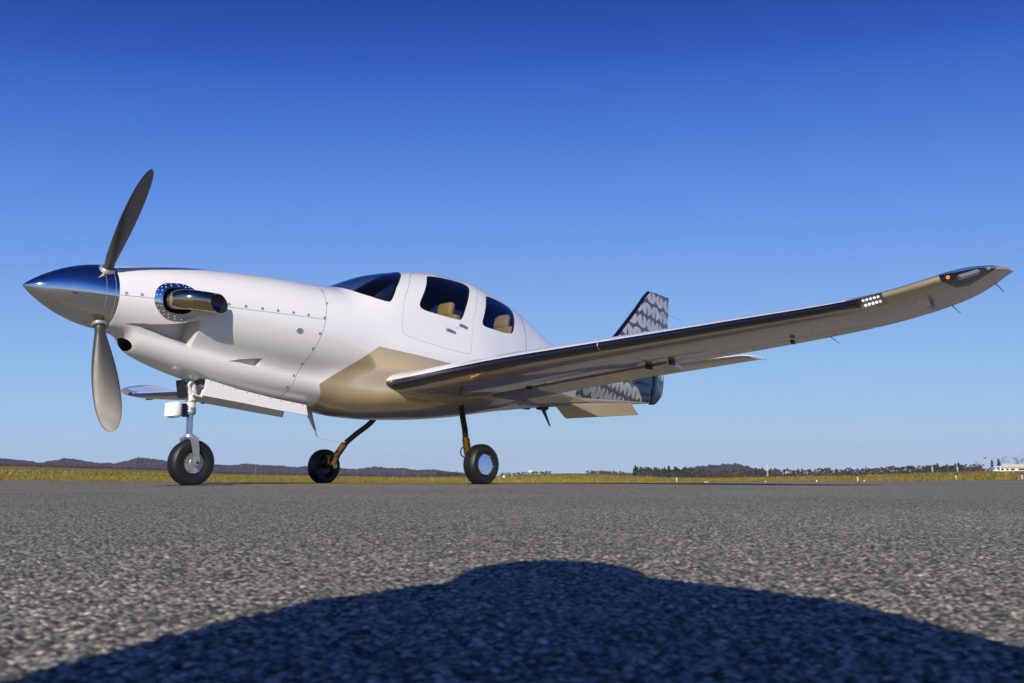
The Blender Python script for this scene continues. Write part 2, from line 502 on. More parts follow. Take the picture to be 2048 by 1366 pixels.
def pave_z(r, azd):
    """pavement height: level under the aeroplane, falling away past the crown"""
    e = np.interp(azd, [0, 18.3, 29, 38.5, 48.4, 60, 71, 80.1, 100], [-.0068, -.0072, -.0097, -.0112, -.0114, -.0110, -.0092, -.0066, -.006])
    line = H + e*r
    k = 0.02
    h = np.clip(0.5+0.5*(line-0.0)/k, 0, 1)
    return line*(1-h)+0*h - k*h*(1-h)*0.5

def ground_z(r, azd):
    """field height beyond the pavement edge (r from the camera station)"""
    ce = crest_slope(azd); ee = edge_slope(azd)
    z = H + r*ce + R_EDGE*(ee-ce)
    return z - 0.012

def polar(azd, r, z=None):
    a = R(azd); p = Vector((CAM.x+math.sin(a)*r, CAM.y+math.cos(a)*r, 0))
    p.z = (ground_z(r, azd) if r > R_EDGE else float(pave_z(np.array(r), np.array(azd)))) if z is None else z
    return p

# pavement: one sheet, finely broken up near the camera where single stones show
yd = math.degrees(YAW)
ang = np.concatenate([np.linspace(yd-180, yd-40, 50, endpoint=False), np.linspace(yd-40, yd+40, 640, endpoint=False), np.linspace(yd+40, yd+180, 50, endpoint=False)])
rad = np.concatenate([np.geomspace(0.18, 9.0, 360), np.geomspace(9.0, R_EDGE, 50)[1:]])
A_, R_ = np.meshgrid(ang, rad)
Xp = CAM.x+np.sin(np.radians(A_))*R_; Yp = CAM.y+np.cos(np.radians(A_))*R_
Zp = pave_z(R_, np.clip(A_, 0, 100))
st = vnoise(Xp*150, Yp*150)+0.6*vnoise(Xp*290+7, Yp*290+3)
Zp = Zp + (st-0.8)*0.0036*np.clip((8-R_)/5, 0, 1) + (vnoise(Xp*1.3, Yp*1.3)-0.5)*0.006*np.clip((6-R_)/4, 0, 1)
nr, na = A_.shape
idx = np.arange(nr*na).reshape(nr, na)
q = np.stack([idx[:-1, :], idx[1:, :], np.roll(idx, -1, 1)[1:, :], np.roll(idx, -1, 1)[:-1, :]], -1).reshape(-1, 4)
vs = np.stack([Xp, Yp, Zp], -1).reshape(-1, 3)
me = bpy.data.meshes.new('pavement')
nv = len(vs)
vs = np.vstack([vs, [[CAM.x, CAM.y, 0]]])
fan = [(nv, i, (i+1) % na) for i in range(na)]
me.from_pydata(vs.tolist(), [], q.tolist()+fan)
bmx = bmesh.new(); bmx.from_mesh(me); bmesh.ops.recalc_face_normals(bmx, faces=bmx.faces); bmx.to_mesh(me); bmx.free()
pav = mesh_obj('pavement', None, None, M['asphalt'], mesh=me, sharp=None)
tag(pav, kind='structure')
if pav.data.polygons[0].normal.z < 0: pav.data.flip_normals()

# field of dry grass reaching the hills
ang = np.concatenate([np.linspace(yd-180, yd-42, 60, endpoint=False), np.linspace(yd-42, yd+42, 320, endpoint=False), np.linspace(yd+42, yd+180, 60, endpoint=False)])
rad = np.concatenate([[R_EDGE-0.8, R_EDGE-0.05, R_EDGE+0.3], np.geomspace(46, 4000, 60)])
vsl = []
for i, r in enumerate(rad):
    for a in ang:
        ac = min(max(a, 0), 100) if abs(a-yd) < 60 else 100 if a > yd else 0
        x = CAM.x+math.sin(R(a))*r; y = CAM.y+math.cos(R(a))*r
        if i < 2: z = float(pave_z(np.array(r), np.array(ac)))-0.07
        else: z = ground_z(r, ac)
        if 60 < r < 500: z += (math.sin(x*.11+y*.05)+math.sin(y*.17-x*.03))*0.03
        vsl.append((x, y, z))
na = len(ang); fs = []
for i in range(len(rad)-1):
    for k in range(na):
        fs.append((i*na+k, (i+1)*na+k, (i+1)*na+(k+1) % na, i*na+(k+1) % na))
fld = mesh_obj('field', vsl, fs, M['grass_ground'], sharp=None)
if fld.data.polygons[na*4].normal.z < 0: fld.data.flip_normals()
tag(fld, kind='structure')

# dry grass standing along the near side of the field
rg = random.Random(3)
vsl, fs, tone = [], [], []
for i in range(52000):
    a = yd+rg.uniform(-34, 34)
    r = R_EDGE+0.15+abs(rg.gauss(0, 1))*14 if i % 3 else R_EDGE+rg.random()**2*150
    if r < R_EDGE+0.1: continue
    p = polar(a, r)
    n = vnoise(np.array([p.x*.09]), np.array([p.y*.09]))[0]
    h = (0.05+0.13*rg.random()*n*1.5)*(1+min(r-R_EDGE, 40)*0.015)
    if rg.random() < 0.03: h *= 2.1
    w = 0.012+0.018*rg.random()+(r-R_EDGE)*0.0006
    th = rg.uniform(0, PI); dx, dy = math.cos(th)*w, math.sin(th)*w
    lx, ly = rg.uniform(-.5, .5)*h, rg.uniform(-.5, .5)*h
    k = len(vsl)
    vsl += [(p.x-dx, p.y-dy, p.z-.02), (p.x+dx, p.y+dy, p.z-.02), (p.x+lx*.4+dx*.6, p.y+ly*.4+dy*.6, p.z+h*.6), (p.x+lx, p.y+ly, p.z+h)]
    fs += [(k, k+1, k+2), (k, k+2, k+3)]
    t = min(1, max(0, 0.5*n+0.5*rg.random()))
    tone += [t]*4
gr = mesh_obj('grass', vsl, fs, M['grass_blade'], smooth=False, attrs={'tone': tone})
tag(gr, 'dry golden grass standing beyond the far pavement edge', 'grass', kind='stuff')

# yellow taxi line with black borders, running under the aeroplane
def strip(name, pts, w, z, mat, parent=None):
    vs_, fs_ = [], []
    for i, p in enumerate(pts):
        p = Vector(p); t = (Vector(pts[min(i+1, len(pts)-1)])-Vector(pts[max(i-1, 0)])).normalized(); nrm = Vector((-t.y, t.x))
        for s_ in (-1, 1):
            q_ = p+nrm*w/2*s_
            d = math.hypot(q_.x-CAM.x, q_.y-CAM.y); azd = math.degrees(math.atan2(q_.x-CAM.x, q_.y-CAM.y))
            vs_.append((q_.x, q_.y, float(pave_z(np.array(d), np.array(min(max(azd, 0), 100))))+z))
    for i in range(len(pts)-1): fs_.append((2*i, 2*i+1, 2*i+3, 2*i+2))
    o = mesh_obj(name, vs_, fs_, mat, sharp=None)
    if o.data.polygons[0].normal.z < 0: o.data.flip_normals()
    return o
line_pts = [(x, -0.62-0.012*(x-1)) for x in np.linspace(-7, 14, 90)]
o = strip('taxi_line', line_pts, 0.11, 0.005, M['yellow_line']); tag(o, kind='structure')

# ------------------------------------------------------------------ fuselage lines
def pchip(xs,ys):
    xs=np.array(xs,float); ys=np.array(ys,float); h=np.diff(xs); d=np.diff(ys)/h
    m=np.zeros(len(xs)); 
    for i in range(1,len(xs)-1):
        if d[i-1]*d[i]>0:
            w1=2*h[i]+h[i-1]; w2=h[i]+2*h[i-1]; m[i]=(w1+w2)/(w1/d[i-1]+w2/d[i])
    m[0]=d[0]; m[-1]=d[-1]
    def f(x):
        x=np.clip(np.asarray(x,float),xs[0],xs[-1]); i=np.clip(np.searchsorted(xs,x,side='right')-1,0,len(xs)-2)
        t=(x-xs[i])/h[i]; t2=t*t; t3=t2*t
        return (2*t3-3*t2+1)*ys[i]+(t3-2*t2+t)*h[i]*m[i]+(-2*t3+3*t2)*ys[i+1]+(t3-t2)*h[i]*m[i+1]
    return f
ZT=pchip([.60,.78,1.07,1.38,1.71,2.07,2.4,2.62,2.75,2.9,3.12,3.38,3.66,4.02,4.41,4.74,5.0,5.27,5.55,5.84,6.14,6.4,6.8,7.4,8.2,8.9],
         [1.718,1.752,1.796,1.832,1.858,1.878,1.884,1.89,1.93,1.998,2.09,2.165,2.228,2.278,2.28,2.235,2.18,2.10,2.00,1.86,1.735,1.65,1.58,1.53,1.49,1.46])
ZM=pchip([.60,.9,1.3,1.8,2.4,3.0,3.7,4.5,5.5,6.5,7.5,8.9],[1.205,1.13,1.06,.99,.90,.80,.74,.80,.90,.985,1.06,1.16])
ZB=pchip([.60,.70,.755,.79,.83,.9,1.0,1.17,1.5,2.0,2.48,2.7,2.95,3.3,3.7,4.28,4.76,5.19,5.83,6.77,8.3,8.9],
         [1.205,1.185,1.135,1.07,1.04,1.005,.968,.915,.838,.768,.725,.678,.649,.64,.652,.70,.765,.822,.895,.98,1.10,1.15])
W=pchip([.60,.8,1.2,1.7,2.2,2.7,3.3,4.2,4.8,5.4,6.2,7.0,7.8,8.9],[.258,.31,.40,.485,.555,.605,.64,.635,.58,.48,.34,.22,.12,.03])
W2=pchip([.60,.70,.8,1.2,1.7,2.2,2.6,2.85,3.05,3.3,4.2,4.7,5.2,5.7,6.3,8.9],[.12,.155,.185,.245,.29,.33,.42,.55,.66,.71,.73,.66,.46,.28,.16,.03])
H2=pchip([.60,.7,.8,1.2,2.0,3.0,4.0,5.0,6.0,8.9],[.05,.09,.14,.19,.22,.22,.22,.18,.12,.05])
ZW=pchip([.60,1.2,2.0,2.6,3.3,4.5,5.5,6.5,7.5,8.9],[1.462,1.45,1.41,1.38,1.34,1.33,1.32,1.33,1.34,1.33])

# ------------------------------------------------------------------ aeroplane (X aft from the spinner tip, Y starboard, Z up)
plane = empty('airplane', (3.0, 0, 0))
tag(plane, 'white and gold single engine turboprop aeroplane with chrome spinner and patterned grey tail', 'airplane')

def halfw(x, z, off=0.0):
    zt = ZT(x)-off; zm = ZM(x)+off; w = W(x)-off; zw = ZW(x)
    u = np.where(z > zw, (z-zw)/(zt-zw), (zw-z)/np.maximum(zw-zm, .02)); u = np.clip(u, 0, 1)
    n = np.where(z > zw, 2.0+.35*np.clip((x-2.3)/.8, 0, 1)*np.clip((6-x)/1., 0, 1), 2.0)
    a = w*np.sqrt(np.maximum(1-u**n, 0))
    h2 = H2(x); zc = ZB(x)+h2; v = np.clip(np.abs(z-zc)/np.maximum(h2-off, .01), 0, 1)
    w2 = np.maximum(W2(x)-off, .01)
    vu = np.clip((z-zc)/(2.3*h2), 0, 1)
    b = np.where(z > zc, w2*np.cos(vu*np.pi/2)**2, w2*np.sqrt(np.maximum(1-v**2.2, 0)))
    k = (.12+.12*np.clip((x-2.4)/.5, 0, 1))*np.clip(W(x)/.5, .1, 1)
    hh = np.maximum(k-np.abs(a-b), 0)/k
    return np.maximum(a, b)+hh*hh*k*.25*np.minimum(1, np.minimum(a, b)/.05)

def loft(x0, x1, dx, n=44, off=0.0, zmin=None):
    xs = np.linspace(x0, x1, max(3, int(round((x1-x0)/dx))+1)); mb = MB()
    ring = 2*n
    for x in xs:
        zt = float(ZT(x))-off; zb = float(min(ZB(x), ZM(x)))+off
        if zmin is not None: zb = max(zb, zmin)
        th = np.linspace(0, np.pi, n+1); z = (zt+zb)/2+(zt-zb)/2*np.cos(th)
        y = halfw(x, z, off); y[0] = 0
        if zmin is None or zb > zmin: y[-1] = 0
        else: y[-1] = 0
        for i in range(n+1): mb.v.append((x, -float(y[i]), float(z[i])))
        for i in range(n-1, 0, -1): mb.v.append((x, float(y[i]), float(z[i])))
    for i in range(len(xs)-1):
        for k in range(ring):
            a = i*ring+k; b = i*ring+(k+1) % ring
            mb.f.append((a, b, b+ring, a+ring))
    mb.f.append(tuple(range(ring-1, -1, -1))); e = (len(xs)-1)*ring
    mb.f.append(tuple(e+k for k in range(ring)))
    return mb

def gold_sd(x, y, z):
    h1 = x-(2.40+np.maximum(.90-z, 0)*.62)
    h2 = ((x-2.40)*(1.268-.902)-(z-.902)*(2.865-2.40))/.59
    h3 = np.where(x < 3.9, 1.277-.0735*(x-2.88)-z, 1.202-.055*(x-3.9)-z)
    return np.minimum(np.minimum(h1, h2), h3)
def tail_sd(x, y, z):
    return np.minimum(x-(6.25+(1.75-z)*.35), z-(1.07+(x-6.6)*.035))
def band_sd(x, y, z):
    u = x+(z-1.15)*.66
    return np.minimum(np.minimum(u-8.33, 8.98-u), 2.0-z)

def paint_attrs(me, gold=None, navy=None, tail=None, band=None):
    co = np.zeros(len(me.vertices)*3, np.float32); me.vertices.foreach_get('co', co); co = co.reshape(-1, 3)
    for nme, fn in (('gold', gold), ('navy', navy), ('tail', tail), ('band', band)):
        if fn is None: continue
        a = me.attributes.get(nme) or me.attributes.new(nme, 'FLOAT', 'POINT')
        v = fn(co[:, 0], co[:, 1], co[:, 2]) if callable(fn) else np.full(len(co), fn)
        a.data.foreach_set('value', v.astype(np.float32))

def surf_y(x, z): return float(halfw(np.array(float(x)), np.array(float(z))))
def surf_frame(x, z, side=-1):
    """point and outward normal on the fuselage side"""
    e = 0.01
    P = lambda a, b: Vector((a, side*surf_y(a, b), b))
    p = P(x, z); du = P(x+e, z)-P(x-e, z); dv = P(x, z+e)-P(x, z-e)
    n = du.cross(dv).normalized()
    if n.y*side < 0: n = -n
    return p, n

def bisect(me, co, no):
    """keep the part of the mesh on the negative side of the plane"""
    bm = bmesh.new(); bm.from_mesh(me)
    bmesh.ops.bisect_plane(bm, geom=bm.verts[:]+bm.edges[:]+bm.faces[:], plane_co=co, plane_no=no, clear_outer=True, clear_inner=False)
    m2 = bpy.data.meshes.new('cut'); bm.to_mesh(m2); bm.free()
    for m_ in me.materials: m2.materials.append(m_)
    return m2

FW_CO, FW_NO = Vector((2.30, 0, 1.47)), Vector((1, 0, -0.25)).normalized()
SEAM_CO, SEAM_NO = Vector((1.4, 0, 1.456)), Vector((-0.004, 0, 1)).normalized()

# ---- cowling
PLATE = [(0.838, 1.441), (0.851, 1.524), (0.904, 1.582), (0.981, 1.602), (1.076, 1.600), (1.150, 1.56), (1.205, 1.484), (1.190, 1.381), (1.125, 1.320), (1.036, 1.300), (0.94, 1.313), (0.874, 1.367)]
HOLE = [(0.899, 1.448), (0.909, 1.511), (0.955, 1.551), (1.05, 1.564), (1.124, 1.54), (1.145, 1.479), (1.131, 1.405), (1.078, 1.359), (0.985, 1.356), (0.925, 1.381)]
body = temp_obj(loft(.60, 2.7, .02, 60), M['paint'])
cut = []
for s_ in (-1, 1):
    cut.append((temp_obj(prism_y(smooth_poly(HOLE, 3), s_*.22, s_*.6), M['cavity']), 'DIFFERENCE'))
    # flush air inlets: wedges that deepen aft
    for poly, dep in (([(0.68, 1.249), (0.77, 1.248), (0.859, 1.243), (0.945, 1.247), (1.031, 1.258), (1.12, 1.276), (1.203, 1.300), (1.216, 1.24), (1.217, 1.18), (1.205, 1.077), (1.10, 1.112), (1.001, 1.146), (0.9, 1.184), (0.8, 1.22)], .17),
                      ([(1.53, 1.033), (1.675, 1.051), (1.823, 1.063), (1.815, 1.027), (1.802, .989), (1.667, 1.011)], .055)):
        x0 = min(p[0] for p in poly); x1 = max(p[0] for p in poly); n = len(poly)
        vs = [(x, s_*(surf_y(x, z)+.06), z) for x, z in poly]+[(x, s_*(surf_y(x, z)-.002-dep*((x-x0)/(x1-x0))**1.2), z+dep*.75*((x-x0)/(x1-x0))**1.2) for x, z in poly]
        cx = sum(p[0] for p in poly)/n
        fs = [tuple(range(n)), tuple(range(2*n-1, n-1, -1))]+[(i, (i+1) % n, n+(i+1) % n, n+i) for i in range(n)]
        # triangulate the sloping floor
        fs = fs[:1]+[(n+i, n+n-1-i, n+n-2-i, n+i+1) for i in range(n//2-1)]+fs[2:]
        mb = MB(); mb.add(vs, fs)
        cut.append((temp_obj(mb, M['duct']), 'DIFFERENCE'))
vs = [(x, .122*math.cos(2*PI*k/28)*f, 1.122-(x-.7)*.15+.050*math.sin(2*PI*k/28)*f) for x, f in ((.45, 1.0), (1.05, .8)) for k in range(28)]
mb = MB(); mb.add(vs, [tuple(range(28)), tuple(range(55, 27, -1))]+[(k, (k+1) % 28, 28+(k+1) % 28, 28+k) for k in range(28)])
cut.append((temp_obj(mb, M['cavity']), 'DIFFERENCE'))
me = boolean(body, cut)
kill(body, *[c for c, _ in cut])
me = bisect(me, FW_CO-FW_NO*.0018, FW_NO)
up = bisect(me, SEAM_CO+SEAM_NO*.0015, -SEAM_NO)
lo = bisect(me, SEAM_CO-SEAM_NO*.0015, SEAM_NO)
for m_ in (up, lo): paint_attrs(m_, gold=gold_sd)
upper_cowl = mesh_obj('upper_cowl', None, None, None, plane, mesh=up, sharp=32)
lower_cowl = mesh_obj('lower_cowl', None, None, None, plane, mesh=lo, sharp=32)
# fasteners along the seams
FAST = [(0.643, 1.472), (0.751, 1.474), (1.414, 1.481), (1.557, 1.481), (1.701, 1.481), (1.84, 1.481), (1.984, 1.481), (2.127, 1.479), (2.285, 1.474), (2.345, 1.621), (2.385, 1.761), (2.246, 1.327), (2.215, 1.194), (2.18, 1.068), (2.15, .962), (2.115, .86)]
mbf = MB(); mbf.lathe([(0, .0128), (.0022, .0120), (.0026, .0095), (.0014, .0085), (.0014, .0)], (0, 0, 0), (0, 0, 1), 14)
mbf.box((0, 0, .0016), (.014, .0028, .0016))
fme = None
for s_ in (-1, 1):
    for x, z in FAST:
        p, n_ = surf_frame(x, z, s_)
        par = upper_cowl if z > 1.456 else lower_cowl
        if fme is None:
            o = mbf.obj('fastener', M['alu'], par); fme = o.data
        else:
            o = mesh_obj('fastener', None, None, None, par, mesh=fme, smooth=False); fme.shade_smooth()
        o.location = p+n_*.0005
        o.rotation_euler = n_.to_track_quat('Z', 'Y').to_euler()

# oval vent with three small holes on the lower cowl
p, n_ = surf_frame(2.052, 1.331)
mb = MB(); mb.lathe([(0, .034), (.004, .033), (.005, .030), (.002, .028), (.002, 0)], (0, 0, 0), (0, 0, 1), 24)
for k in range(3):
    a = 2*PI*k/3+.5; mb.tube([(.015*math.cos(a), .015*math.sin(a), .002), (.015*math.cos(a), .015*math.sin(a), .0055)], .0085, 10)
o = mb.obj('oval_vent', M['alu'], lower_cowl); o.location = p; o.scale = (1, .72, 1)
o.rotation_euler = n_.to_track_quat('Z', 'Y').to_euler()

# exhaust plates and stacks
for s_ in (-1, 1):
    a_ = loft(.75, 1.3, .012, 90, off=-.006); b_ = loft(.72, 1.33, .012, 90, off=.004)
    A = temp_obj(a_, M['chrome']); B = temp_obj(b_, M['chrome'])
    P1 = temp_obj(prism_y(smooth_poly(PLATE, 3), s_*.15, s_*.6), M['chrome']); P2 = temp_obj(prism_y(smooth_poly(HOLE, 3), s_*.1, s_*.7), M['chrome'])
    me = boolean(A, [(B, 'DIFFERENCE'), (P1, 'INTERSECT'), (P2, 'DIFFERENCE')]); kill(A, B, P1, P2)
    pl = mesh_obj('exhaust_plate', None, None, M['chrome'], plane, mesh=me, sharp=40)
    # rivets round the plate
    rv = None; k = 0
    for ring, cnt in ((0.80, 22), (0.42, 18)):
        for i in range(cnt):
            t = i/cnt*len(PLATE); j = int(t); f = t-j
            hp = lambda L, tt: ((L[int(tt) % len(L)][0])*(1-(tt % 1))+L[(int(tt)+1) % len(L)][0]*(tt % 1), (L[int(tt) % len(L)][1])*(1-(tt % 1))+L[(int(tt)+1) % len(L)][1]*(tt % 1))
            po = hp(PLATE, t); pi_ = hp(HOLE, i/cnt*len(HOLE))
            x = pi_[0]*(1-ring)+po[0]*ring; z = pi_[1]*(1-ring)+po[1]*ring
            if s_ > 0 and i % 2: continue
            p, n_ = surf_frame(x, z, s_)
            if rv is None:
                m_ = MB(); m_.lathe([(0, .0046), (.0016, .004), (.0022, 0)], (0, 0, 0), (0, 0, 1), 8)
                o = m_.obj('rivet', M['white_paint'], pl); rv = o.data
            else: o = mesh_obj('rivet', None, None, None, pl, mesh=rv, smooth=False); rv.shade_smooth()
            o.location = p+n_*.006; o.rotation_euler = n_.to_track_quat('Z', 'Y').to_euler()
    path = catmull([(.975, s_*.24, 1.455), (.985, s_*.36, 1.457), (1.01, s_*.445, 1.456), (1.07, s_*.508, 1.452), (1.15, s_*.535, 1.449), (1.24, s_*.55, 1.446)], 7)
    n = 36; vs, fs = [], []; L = len(path)
    for layer, (ry, rz) in enumerate(((.066, .080), (.060, .074))):
        for i, p in enumerate(path):
            t = (path[min(i+1, L-1)]-path[max(i-1, 0)]).normalized()
            e1 = Vector((0, 0, 1)); e2 = t.cross(e1).normalized()
            for k in range(n):
                an = 2*PI*k/n
                off = e1*math.cos(an)*rz+e2*math.sin(an)*ry
                out = off.y*s_/ry            # +1 outboard
                q_ = p+off
                if i > L-16:                  # scarfed outlet: outboard wall is cut back
                    f = (i-(L-16))/15
                    q_ = q_-t*(.095*(out+.25)*f)+t*.045*f
                vs.append(tuple(q_))
    for layer in range(2):
        b0 = layer*L*n
        for i in range(L-1):
            for k in range(n):
                a = b0+i*n+k; b = b0+i*n+(k+1) % n
                fs.append((a, b, b+n, a+n) if layer == 0 else (a, a+n, b+n, b))
    for k in range(n):
        a = (L-1)*n+k; b = (L-1)*n+(k+1) % n
        fs.append((a, b, b+L*n, a+L*n))
    ex = mesh_obj('exhaust_stack', vs, fs, [M['bronze_chrome'], M['steel']], plane, sharp=50)
    for i_, pl_ in enumerate(ex.data.polygons):
        if (L-1)*n <= i_ < 2*(L-1)*n: pl_.material_index = 1

# ---- spinner and propeller
SZ = 1.466
def spin_r(t): return .2535*(1-(1-t)**1.85)**.88
mb = MB(); mb.lathe([(.001+.598*t, spin_r(t)) for t in np.linspace(0.001, 1, 60)**1.5], (0, 0, SZ), (1, 0, 0), 96)
spinner = mb.obj('spinner', M['chrome'], plane, sharp=None)
mb = MB(); mb.lathe([(.598, .2535), (.604, .250), (.606, .2), (.606, 0)], (0, 0, SZ), (1, 0, 0), 64)
mb.obj('backplate', M['black'], spinner)
for xx in (.505, .572):
    t = (xx-.001)/.598; r_ = spin_r(t)
    mb = MB(); mb.lathe([(xx-.0016, r_+.0001), (xx-.001, r_+.0012), (xx+.001, r_+.0012), (xx+.0016, r_+.0003)], (0, 0, SZ), (1, 0, 0), 96)
    mb.obj('spinner_ring', M['black'] if xx < .5 else M['alu'], spinner)
def blade_mesh():
    mb = MB(); ns = 40; npt = 24
    for i in range(ns):
        f = i/(ns-1); r = .20+f*.93
        tw = R(74-20*f)
        if f < .12: c, th = .075, .070
        else:
            g = (f-.12)/.88
            c = .075+.115*math.sin(min(1, g/.62)*PI/2)**1.0
            if g > .62: c = .19*math.sqrt(max(0.0, 1-((g-.62)/.385)**2.6))
            th = .070*(1-g)**2.2+.012*(1-g)+.004
            th = min(th, c*.9)
        sweep = .02*f*f
        for k in range(npt):
            a = 2*PI*k/npt
            u, v = math.cos(a)*c/2, math.sin(a)*th/2*(1 if f < .12 else (1-.35*math.cos(a)))
            # chord direction turns from axial towards the disc plane
            x = u*math.sin(tw)*1+v*math.cos(tw)
            y = u*math.cos(tw)-v*math.sin(tw)
            mb.v.append((x+sweep, y, r))
    for i in range(ns-1):
        for k in range(npt):
            a = i*npt+k; b = i*npt+(k+1) % npt; mb.f.append((a, b, b+npt, a+npt))
    mb.f.append(tuple(range(npt))); mb.f.append(tuple((ns-1)*npt+k for k in reversed(range(npt))))
    return mb
bme = None
for ang_ in (40, 160, 280):
    if bme is None:
        o = blade_mesh().obj('propeller_blade', M['blade'], plane, sharp=60); bme = o.data
    else: o = mesh_obj('propeller_blade', None, None, None, plane, mesh=bme, smooth=False); bme.shade_smooth()
    o.location = Vector((.535, 0, SZ))-plane.location
    o.rotation_euler = (R(ang_), 0, 0)
    mb = MB(); mb.lathe([(.205, .062), (.25, .060), (.262, .052), (.264, .04)], (0, 0, 0), (0, 0, 1), 24)
    c_ = mb.obj('blade_cuff', M['alu'], o); c_.location = (0, 0, 0)

# ---- cabin and rear fuselage
WSCR = [(2.56, 1.915), (2.62, 1.885), (2.683, 1.858), (2.783, 1.797), (2.925, 1.752), (2.999, 1.739), (3.05, 1.738), (3.085, 1.765), (3.217, 1.921), (3.36, 2.05), (3.50, 2.165), (3.52, 2.19), (3.50, 2.36), (2.5, 2.36)]
DWIN = [(3.814, 2.167), (3.99, 2.176), (4.17, 2.176), (4.285, 2.163), (4.327, 2.115), (4.237, 2.007), (4.10, 1.838), (4.007, 1.712), (3.946, 1.678), (3.781, 1.685), (3.595, 1.699), (3.463, 1.715), (3.421, 1.749), (3.448, 1.807), (3.544, 1.917), (3.67, 2.058), (3.75, 2.14)]
AWIN = [(4.606, 2.062), (4.80, 2.055), (4.98, 2.025), (5.058, 1.98), (5.02, 1.873), (4.937, 1.738), (4.88, 1.67), (4.82, 1.650), (4.67, 1.642), (4.482, 1.651), (4.345, 1.664), (4.318, 1.702), (4.354, 1.763), (4.445, 1.894), (4.54, 2.02)]
DOOR = [(3.60, 2.165), (3.50, 2.085), (3.40, 1.981), (3.232, 1.784), (3.171, 1.618), (3.150, 1.52), (3.148, 1.45), (3.175, 1.425), (3.23, 1.412), (3.438, 1.382), (3.788, 1.346), (4.03, 1.331), (4.085, 1.338), (4.105, 1.372), (4.123, 1.538), (4.167, 1.708), (4.33, 1.963), (4.435, 2.076), (4.50, 2.13), (4.49, 2.16), (4.40, 2.195), (4.10, 2.208), (3.80, 2.20), (3.68, 2.19)]
body = temp_obj(loft(2.0, 8.60, .04, 52), M['paint'])
inner = temp_obj(loft(2.42, 5.55, .06, 36, off=.03), M['cabin_trim'])
c1 = temp_obj(prism_y(smooth_poly(WSCR[:12], 1)+WSCR[12:], -.9, .9), M['seal'])
ops = [(inner, 'DIFFERENCE'), (c1, 'DIFFERENCE')]
for s_ in (-1, 1):
    ops.append((temp_obj(prism_y(smooth_poly(AWIN, 3), s_*.15, s_*.9), M['seal']), 'DIFFERENCE'))
ops.append((temp_obj(prism_y(smooth_poly(DWIN, 3), .15, .9), M['seal']), 'DIFFERENCE'))
ops.append((temp_obj(prism_y(DOOR, -.9, -.08, grow=.0022), M['seal']), 'DIFFERENCE'))
me = boolean(body, ops); kill(*[c for c, _ in ops[1:]])
me = bisect(me, FW_CO+FW_NO*.0018, -FW_NO)
paint_attrs(me, gold=gold_sd, tail=tail_sd, band=band_sd)
fuselage = mesh_obj('fuselage', None, None, None, plane, mesh=me, sharp=32)
# door
dp = temp_obj(prism_y(DOOR, -.9, -.08), M['seal']); dw = temp_obj(prism_y(smooth_poly(DWIN, 3), -.9, -.1), M['seal'])
me = boolean(body, [(inner, 'DIFFERENCE'), (dp, 'INTERSECT'), (dw, 'DIFFERENCE')]); kill(dp, dw, inner, body)
paint_attrs(me, gold=gold_sd)
door = mesh_obj('door', None, None, None, plane, mesh=me, sharp=32)
for (xa, za), (xb, zb) in (((3.745, 1.548), (3.862, 1.530)), ((3.944, 1.622), (4.05, 1.603))):
    pa, na_ = surf_frame(xa, za); pb, nb_ = surf_frame(xb, zb)
    mb = MB(); mb.tube([pa-na_*.002, pa+na_*.014, pa+na_*.018], [.0145, .0145, .010], 16)
    mb.tube([pa+na_*.013, (pa+pb)/2+na_*.016, pb+na_*.013], [.0125, .0105, .007], 10, flat=.55)
    mb.obj('handle', M['blue_handle'], door)
p, n_ = surf_frame(3.905, 1.585)
MB().tube([p, p+n_*.003], .006, 12).obj('key_lock', M['black'], door)
# glazing: thin shells following the skin
gl_o = temp_obj(loft(2.4, 5.3, .03, 52, off=.003), M['window']); gl_i = temp_obj(loft(2.38, 5.32, .03, 52, off=.009), M['window'])
for nme, poly, y0, y1, par, mt in (('windscreen', WSCR, -.9, .9, fuselage, 'windscreen'), ('window', AWIN, -.15, -.9, fuselage, 'window'), ('window', AWIN, .15, .9, fuselage, 'window_dimmed'), ('window', DWIN, .15, .9, fuselage, 'window_dimmed'), ('window', DWIN, -.1, -.9, door, 'window')):
    c = temp_obj(prism_y(poly if nme == 'windscreen' else smooth_poly(poly, 3), y0, y1, grow=.0015), M[mt])
    me = boolean(gl_o, [(gl_i, 'DIFFERENCE'), (c, 'INTERSECT')]); kill(c)
    mesh_obj(nme, None, None, M[mt], par, mesh=me, sharp=40)
kill(gl_o, gl_i)
# roof and seam fairings
def hoop(name, x0, z_slope, rad, mat, par, z0, z1, side=-1):
    pts = []
    for z in np.linspace(z0, z1, 26):
        x = x0+z_slope*(z-1.7); p, n_ = surf_frame(x, z, side); pts.append(p+n_*rad*.2)
    MB().tube(pts, rad, 8).obj(name, mat, par)
hoop('panel_joint', 5.19, .25, .0022, M['seal'], fuselage, 1.30, 1.95)
